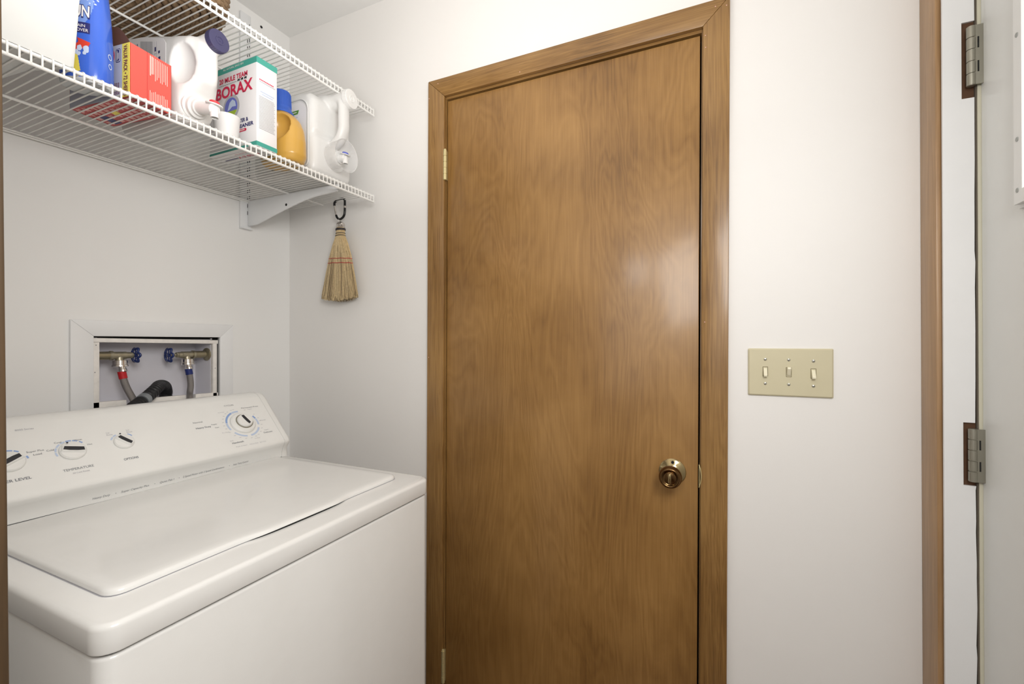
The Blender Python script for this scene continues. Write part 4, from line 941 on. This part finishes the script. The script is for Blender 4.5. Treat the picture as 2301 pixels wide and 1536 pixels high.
def hose(mx, z, band_m, path, label):
    t = thing('water_hose', (mx, VY, z-0.03), label, 'hose', 'braided steel water hoses')
    y = VY-0.004
    lathe('coupling', [(0, 0.0150), (0.001, 0.0170), (0.013, 0.0172), (0.014, 0.0190), (0.018, 0.0195), (0.0195, 0.015)], (mx, y, z-0.0135), (0, -0.05, -1), M['chrome'], t, n=28, smooth=0.4)
    P_ = bez(path, 8)
    lathe('crimp', [(0, 0.0082), (0.008, 0.0085), (0.010, 0.0095), (0.016, 0.0100), (0.018, 0.0088)], (path[0][0], path[0][1], path[0][2]+0.016), Vector(path[1])-Vector(path[0]), M['chrome'], t, n=22, smooth=0.4)
    tube('braided_tube', P_, 0.0088, M['braid'], t, n=18)
    L = 0; seg = [P_[0]]
    for a, b_ in zip(P_, P_[1:]):
        L += (b_-a).length; seg.append(b_)
        if L > 0.019: break
    tube('colour_band', seg, 0.0100, band_m, t, n=20)
hose(mxl, 1.2115, M['bandr'], [(mxl+0.003, VY-0.006, 1.166), (mxl+0.007, VY-0.008, 1.142), (mxl+0.011, VY-0.016, 1.118), (mxl+0.018, 0.003, 1.092), (mxl+0.026, -0.010, 1.068), (mxl+0.05, -0.05, 1.02), (mxl+0.05, -0.08, 0.98)], 'braided steel hose with a red band below the valve')
hose(mxr, 1.2090, M['bandb'], [(mxr+0.001, VY-0.006, 1.164), (mxr+0.004, VY-0.008, 1.142), (mxr+0.0035, VY-0.014, 1.112), (mxr-0.0065, 0.003, 1.086), (mxr-0.020, -0.024, 1.062), (mxr-0.03, -0.07, 0.98)], 'braided steel hose with a blue band below the valve')
# corrugated drain hose
dh = thing('drain_hose', (-0.45, 0.0, 1.07), 'black corrugated drain hose with a grey clamp looping into the wall recess', 'hose')
pth = bez([(-0.650, -0.110, 0.97), (-0.598, -0.085, 1.034), (-0.552, -0.060, 1.066), (-0.513, -0.036, 1.084), (-0.466, 0.000, 1.1065), (-0.440, 0.026, 1.1165), (-0.418, 0.042, 1.112), (-0.408, 0.052, 1.094), (-0.408, 0.055, 1.074)], 40)
b = tube_bm(pth, lambda i: 0.0150+(0.0022 if (i//4) % 2 else 0), 22)
mobj('corrugated_tube', b, M['rubber'], dh, 0.9)
ic = int(40*3.05); tube('clamp', pth[ic-7:ic+9:4], 0.0182, M['clamp'], dh, n=24, smooth=0.5)

# ------------------------------------------------------------------ washing machine
wm = thing('washing_machine', (-0.64, -0.55, 0), 'white top loading washing machine with a dial console', 'washer')
WX0, WX1, WYF, WYB = -0.972, -0.3060, -0.8760, -0.205
cab = bmesh.new()
prism_bm(rrect(WX0+0.003, WX1-0.003, WYF+0.004, WYB, (0.004, 0.004, 0.022, 0.022), 6), 'Z', 0.02, 0.8735, bm=cab)
bmesh.ops.recalc_face_normals(cab, faces=cab.faces[:])
es = [e for e in cab.edges if all(v.co.z > 0.87 for v in e.verts)]
bmesh.ops.bevel(cab, geom=es, offset=0.005, segments=3, affect='EDGES', profile=0.5)
mobj('cabinet', cab, M['enamel'], wm, 0.7)
prism('shadow_gap', rrect(WX0+0.009, WX1-0.009, WYF+0.010, WYB, 0.015, 4), 'Z', 0.872, 0.880, M['gap'], wm)
box('seam_line', WX0+0.0025, WX0+0.0031, -0.62, -0.6185, 0.1, 0.83, M['p_grey'], wm)
tp = bmesh.new()
prism_bm(rrect(WX0, WX1, WYF, WYB, (0.004, 0.004, 0.026, 0.026), 8), 'Z', 0.8775, 0.9140, bm=tp)
bmesh.ops.recalc_face_normals(tp, faces=tp.faces[:])
es = [e for e in tp.edges if all(v.co.z > 0.91 for v in e.verts)]
bmesh.ops.bevel(tp, geom=es, offset=0.0075, segments=4, affect='EDGES', profile=0.5)
es = [e for e in tp.edges if all(v.co.z < 0.878 for v in e.verts)]
bmesh.ops.bevel(tp, geom=es, offset=0.003, segments=2, affect='EDGES', profile=0.5)
mobj('top_panel', tp, M['enamel'], wm, 0.7)
# lid: thin raised slab with crowned edge; front edge arches up over a finger slot
LX0, LX1, LYF, LYB = -0.9320, -0.3480, -0.8080, -0.3760
outl = rrect(LX0, LX1, LYF, LYB, (0.010, 0.010, 0.022, 0.022), 8)
def refine(poly, step):
    out = []
    for a, b_ in zip(poly, poly[1:]+poly[:1]):
        n = max(1, int(math.dist(a, b_)/step)); out += [(a[0]+(b_[0]-a[0])*k/n, a[1]+(b_[1]-a[1])*k/n) for k in range(n)]
    return out
outl = refine(outl, 0.012)
def slotf(x):   # 1 in the middle of the finger slot
    u = (x+0.632)/0.125; return 0 if abs(u) >= 1 else (math.cos(math.pi*u)+1)/2
def slot_flat(x):
    u = abs(x+0.632); return 1 if u < 0.072 else (0 if u > 0.125 else (math.cos(math.pi*(u-0.072)/0.053)+1)/2)
b = bmesh.new(); rings = []
ctr = ((LX0+LX1)/2, (LYF+LYB)/2)
for inset, dz in ((0.0, 0.0008), (0.0, 0.0045), (0.0015, 0.0075), (0.005, 0.0092), (0.011, 0.0100), (0.022, 0.0102)):
    ring = []
    for (x, y) in outl:
        xx = min(max(x, LX0+inset), LX1-inset); yy = min(max(y, LYF+inset), LYB-inset)
        # keep rounded corner when insetting
        vx, vy = x-ctr[0], y-ctr[1]; xx = x-math.copysign(min(inset, abs(vx)), vx)*min(1, max(0, (abs(vx)-(LX1-LX0)/2+0.03)/0.03)); yy = y-math.copysign(min(inset, abs(vy)), vy)*min(1, max(0, (abs(vy)-(LYB-LYF)/2+0.03)/0.03))
        f_ = slot_flat(x) if y < LYF+0.03 else 0
        yy -= 0.010*f_; z = 0.9140+dz+(0.0028*f_ if inset == 0 and dz < 0.002 else 0)
        ring.append(b.verts.new((xx, yy, z)))
    rings.append(ring)
for A, B in zip(rings, rings[1:]):
    for k in range(len(A)): b.faces.new((A[k], A[(k+1) % len(A)], B[(k+1) % len(A)], B[k]))
b.faces.new(rings[-1]); b.faces.new(rings[0]); mobj('lid', b, M['enamel'], wm, 0.9)
fs = [(-0.632+0.115*u, -0.8205+0.010*(abs(u)**4)) for u in [k/12 for k in range(-12, 13)]]
prism('finger_slot', [(x, y+0.004) for x, y in fs]+[(0.0+fs[-1][0], -0.800), (fs[0][0], -0.800)], 'Z', 0.9141, 0.9160, M['gap'], wm)
prism('lid_groove', rrect(LX0-0.0015, LX1+0.0015, LYF-0.0012, LYB+0.002, 0.022, 6), 'Z', 0.9139, 0.9143, M['p_lgrey'], wm)
# console
def xf_con(c): return Vector((c.x, c.y+0.034*(-0.305-c.x), c.z))
cp_ = [(-0.205, 0.9142), (-0.205, 1.078), (-0.212, 1.090), (-0.226, 1.0965), (-0.243, 1.0965), (-0.258, 1.0920), (-0.2695, 1.0830), (-0.3745, 0.9690), (-0.3795, 0.9620), (-0.3790, 0.9560), (-0.3735, 0.9470), (-0.3685, 0.9370), (-0.3665, 0.9260), (-0.3665, 0.9142)]
cs = prism('console', cp_, 'X', WX0, -0.3250, M['plastic_w'], wm, smooth=0.75, xf=xf_con)
def capring(x, g):   # end cap profile shrunk towards its middle by g
    cy, cz = -0.285, 0.99
    return [(x, cy+(p[0]-cy)*(1-g*3.0) if p[1] > 0.93 else p[0]+(0.0 if g < 0.001 else (0.003*g*20 if p[0] < -0.3 else 0)), (cz+(p[1]-cz)*(1-g*2.0)) if p[1] > 0.93 else p[1]) for p in cp_]
b = bmesh.new(); R = [[b.verts.new(Vector(p)) for p in capring(x, g)] for x, g in ((-0.3242, 0.0), (-0.3125, 0.0), (-0.3080, 0.008), (-0.3055, 0.022), (-0.3045, 0.045))]
for A, B in zip(R, R[1:]):
    for k in range(len(A)): b.faces.new((A[k], A[(k+1) % len(A)], B[(k+1) % len(A)], B[k]))
b.faces.new(R[0]); b.faces.new(R[-1]); mobj('console_end_cap', b, M['plastic_w'], wm, 0.8, xf_con)
bm = bmesh.new(); prism_bm([(p[0]+0.0006 if p[0] > -0.3 else p[0]+0.0012, p[1]-0.0010) for p in cp_], 'X', -0.3252, -0.3240, bm=bm); mobj('end_cap_seam', bm, M['p_grey'], wm, None, xf_con)
b = prism_bm([(-0.3672, 0.9140), (-0.3672, 0.9150), (-0.30, 0.9150), (-0.30, 0.9140)], 'X', WX0, -0.3252); mobj('console_base_gap', b, M['gap'], wm, None, xf_con)
PO = Vector((0, -0.375, 0.968)); PS = Vector((0, 0.66, 0.75)).normalized(); PN = Vector((0, -0.75, 0.66)).normalized()
# fitted plane of the sloping face
PS = (Vector((0, -0.2695, 1.0830))-Vector((0, -0.3745, 0.9690))).normalized(); PN = XR.cross(PS); P00 = Vector((0, -0.3745, 0.9690))
def con(x, s, h=0.0): return P00+Vector((x, 0, 0))+PS*s+PN*h
def ctext(b_, x, s, size, m, width=None, align='LEFT', bold=0.0, shear=0.0): text(b_, con(x, s), XR, PS, size, m, cs, width=width, align=align, h=0.0005, xf=xf_con, bold=bold, shear=shear)
def arc(cx, cs_, r0, r1, a0, a1, m, nm='dial_arc'):
    b = bmesh.new(); n = max(2, int(abs(a1-a0)/6)); A = []; B = []
    for k in range(n+1):
        a = math.radians(a0+(a1-a0)*k/n); A.append(b.verts.new(con(cx+r0*math.cos(a), cs_+r0*math.sin(a), 0.0004))); B.append(b.verts.new(con(cx+r1*math.cos(a), cs_+r1*math.sin(a), 0.0004)))
    for k in range(n): b.faces.new((A[k], A[k+1], B[k+1], B[k]))
    mobj(nm, b, m, cs, None, xf_con)
def knob(cx, s, r, hgt, ang, big=False):
    c = con(cx, s)
    c = Vector(xf_con(c))
    if big:
        root = lathe('control_knob', [(0.0, r*1.66), (0.004, r*1.62), (0.0075, r*1.45), (0.009, r*1.05)], c, PN, M['plastic_w'], wm, n=48, smooth=0.5)
        lathe('knob_core', [(0.008, r), (0.012, r), (hgt, r*0.93), (hgt+0.0015, r*0.86)], c, PN, M['plastic_w'], root, n=40, smooth=0.5)
        lathe('knob_skirt', [(0.0086, r*1.12), (0.0105, r*1.12), (0.0106, r)], c, PN, M['nickel'], root, n=40, smooth=0.4)
    else:
        root = lathe('control_knob', [(0.0, r), (0.003, r), (hgt*0.6, r*0.92), (hgt*0.62, r*0.9)], c, PN, M['plastic_w'], wm, n=40, smooth=0.5)
    ca_, sa_ = math.cos(math.radians(ang)), math.sin(math.radians(ang)); U = XR*ca_+PS*sa_; V = PS*ca_-XR*sa_
    # tapered grip bar with dark insert on its face
    b = bmesh.new(); h0 = 0.008 if big else 0.003; h1 = hgt+0.003 if big else hgt*0.62+0.0038; k1 = 0.42 if not big else 0.40
    lo = [(-0.93*r, -k1*r), (0.93*r, -k1*r), (0.93*r, k1*r), (-0.93*r, k1*r)]; hi = [(-0.80*r, -0.26*r), (0.80*r, -0.26*r), (0.80*r, 0.26*r), (-0.80*r, 0.26*r)]
    A = [b.verts.new(c+U*p[0]+V*p[1]+PN*h0) for p in lo]; B = [b.verts.new(c+U*p[0]+V*p[1]+PN*h1) for p in hi]
    b.faces.new(A); b.faces.new(B)
    for k in range(4): b.faces.new((A[k], A[(k+1) % 4], B[(k+1) % 4], B[k]))
    bmesh.ops.recalc_face_normals(b, faces=b.faces[:]); bmesh.ops.bevel(b, geom=b.edges[:], offset=0.0008, segments=2, affect='EDGES')
    mobj('grip', b, M['plastic_w'], root, 0.6)
    ins = [(-0.66*r, -0.13*r), (0.66*r, -0.13*r), (0.72*r, 0.10*r), (0.3*r, 0.14*r), (-0.3*r, 0.14*r), (-0.72*r, 0.10*r)]
    b = bmesh.new(); Q = []
    for hh in (h1-0.0005, h1+0.0005): Q.append([b.verts.new(c+U*p[0]*1.06+V*p[1]*1.5+PN*hh) for p in ins])
    b.faces.new(Q[0]); b.faces.new(Q[1])
    for k in range(6): b.faces.new((Q[0][k], Q[0][(k+1) % 6], Q[1][(k+1) % 6], Q[1][k]))
    mobj('grip_insert', b, M['p_black'], root)
    return root
knob(-0.4125, 0.0740, 0.0205, 0.016, 108, True)
knob(-0.7740, 0.0745, 0.0220, 0.009, 164)
knob(-0.6855, 0.0765, 0.0190, 0.009, 130)
knob(-0.8660, 0.0720, 0.0220, 0.009, 28)
# dial print
for a0, a1, m_ in ((112, 168, M['p_mblue']), (84, 110, M['p_lblue']), (170, 200, M['p_lblue']), (216, 262, M['p_lblue']), (276, 330, M['p_lblue']), (344, 372, M['p_lblue']), (14, 28, M['p_mblue'])):
    arc(-0.4130, 0.0730, 0.0395, 0.0445, a0, a1, m_)
rt = random.Random(4)
for a in (96, 104, 118, 128, 140, 152, 165, 178, 190, 205, 222, 238, 255, 272, 288, 300, 315, 330, 345, 0, 12, 30, 60):
    aa = math.radians(a); px_, ps_ = -0.4130+0.0505*math.cos(aa), 0.0730+0.0505*math.sin(aa)
    bars('minute_mark', [(-0.0025, 0.0025, -0.0005, 0.0005)], con(px_, ps_), XR, PS, M['p_lgrey'], cs, xf=xf_con)
ctext('CYCLES', -0.4370, 0.1370, 0.0062, M['p_grey'], width=0.026)
ctext('Permanent Press', -0.3950, 0.1225, 0.0056, M['p_grey'], width=0.050); ctext('Regular', -0.379, 0.1165, 0.0040, M['p_lgrey'], width=0.013)
ctext('Normal', -0.5330, 0.0960, 0.0070, M['p_grey'], width=0.0225)
ctext('Heavy Duty', -0.5330, 0.0780, 0.0072, M['p_grey'], width=0.0370, bold=0.0001); ctext('Regular', -0.4930, 0.0830, 0.0050, M['p_grey'], width=0.0145); ctext('Super', -0.4880, 0.0720, 0.0050, M['p_grey'], width=0.0105)
ctext('Pre Wash', -0.4780, 0.0520, 0.0045, M['p_lgrey'], width=0.018); ctext('Soak', -0.4700, 0.0235, 0.0045, M['p_lgrey'], width=0.009)
ctext('Handwash', -0.4680, 0.0145, 0.0070, M['p_grey'], width=0.0310, bold=0.0001)
ctext('Delicate', -0.3720, 0.0290, 0.0068, M['p_grey'], width=0.0260); ctext('Regular', -0.366, 0.0385, 0.0040, M['p_lgrey'], width=0.013); ctext('Low Water', -0.405, 0.0170, 0.0040, M['p_lgrey'], width=0.016)
ctext('Casual', -0.3620, 0.0720, 0.0045, M['p_lgrey'], width=0.016); ctext('Automatic', -0.4620, 0.1180, 0.0042, M['p_lgrey'], width=0.018)
ctext('Push at Start', -0.4630, 0.0025, 0.0040, M['p_lgrey'], width=0.030); ctext('Pull to Stop', -0.4260, 0.0020, 0.0040, M['p_lgrey'], width=0.024); ctext('Spin Only', -0.3970, 0.0020, 0.0040, M['p_lgrey'], width=0.018)
ctext('TEMPERATURE', -0.8000, 0.0280, 0.0078, M['p_grey'], width=0.0480); ctext('All Cold Rinses', -0.7880, 0.0195, 0.0048, M['p_lgrey'], width=0.0270)
ctext('OPTIONS', -0.7000, 0.0278, 0.0075, M['p_grey'], width=0.0270, bold=0.00012)
ctext('WATER LEVEL', -0.9000, 0.0278, 0.0080, M['p_grey'], width=0.0550, bold=0.00012)
ctext('Cold', -0.8120, 0.0820, 0.0060, M['p_grey'], width=0.0110); ctext('Cool', -0.7970, 0.0980, 0.0056, M['p_grey'], width=0.0110); ctext('Warm', -0.7660, 0.0975, 0.0056, M['p_grey'], width=0.0130); ctext('Hot', -0.7480, 0.0820, 0.0056, M['p_grey'], width=0.0080)
ctext('Super Plus', -0.8400, 0.0860, 0.0056, M['p_grey'], width=0.0250); ctext('Load', -0.8320, 0.0780, 0.0056, M['p_grey'], width=0.0120)
ctext('8000 Series', -0.8440, 0.1410, 0.0058, M['p_lgrey'], width=0.0270); ctext('A', -0.8640, 0.1370, 0.0110, M['p_plum'], width=0.0070, bold=0.0003)
ctext('2nd\nRinse', -0.7110, 0.1040, 0.0052, M['p_lgrey'], width=0.0115, spacing=0) if False else None
for tt, xx, ss in (('1st', -0.7105, 0.1040), ('Rinse', -0.7105, 0.0985), ('2nd', -0.6735, 0.1040), ('Rinse', -0.6735, 0.0985)): ctext(tt, xx, ss, 0.0052, M['p_lgrey'], width=0.006 if tt[0] in '12' else 0.0105)
for cx_, s_, r_, segs in ((-0.7740, 0.0740, 0.0245, ((176, 196, 'p_lblue'), (152, 172, 'p_lblue'), (128, 148, 'p_lblue'), (106, 122, 'p_lblue'), (82, 102, 'p_mblue'), (60, 78, 'p_mblue'), (40, 54, 'p_mblue'))), (-0.6855, 0.0760, 0.0215, ((135, 155, 'p_lblue'), (112, 130, 'p_lblue'), (35, 58, 'p_mblue'))), (-0.8660, 0.0720, 0.0245, ((70, 90, 'p_mblue'), (50, 66, 'p_mblue'), (4, 18, 'p_mblue')))):
    for a0, a1, mm in segs: arc(cx_, s_, r_, r_+0.0030, a0, a1, M[mm])
for x_, s_ in ((-0.7810, 0.0905), (-0.6860, 0.0990), (-0.8520, 0.0890)):
    patch('index_dot', [(0.0017*math.cos(2*math.pi*k/16), 0.0017*math.sin(2*math.pi*k/16)) for k in range(16)], con(x_, s_, 0.009 if x_ == -0.7810 else 0.0005), XR, PS, M['p_black'], cs, xf=xf_con)
# italic line of print along the valance
for tt, xx, ww in (('Heavy Duty', -0.760, 0.0300), ('\u2022', -0.7215, None), ('Super Capacity Plus', -0.7110, 0.0520), ('\u2022', -0.6490, None), ('Quiet Pak I', -0.6380, 0.0300), ('\u2022', -0.5985, None), ('2 Speed Motor with 2 Speed Combinations', -0.5890, 0.0980), ('\u2022', -0.4790, None), ('Auto Temp Control', -0.4680, 0.0420)):
    text(tt, (xx+0.0, -0.3668, 0.9235), XR, (0, 0.0, 1), 0.0060, M['p_grey'], cs, width=ww, h=0.0004, xf=xf_con, shear=0.25)

flush_texts()
rc.rotation_euler.z = math.radians(8)
bb.rotation_euler.z = math.radians(36); bb.scale = (0.88, 0.76, 1.0); bb.location = (-0.7830, -0.3830, DK)
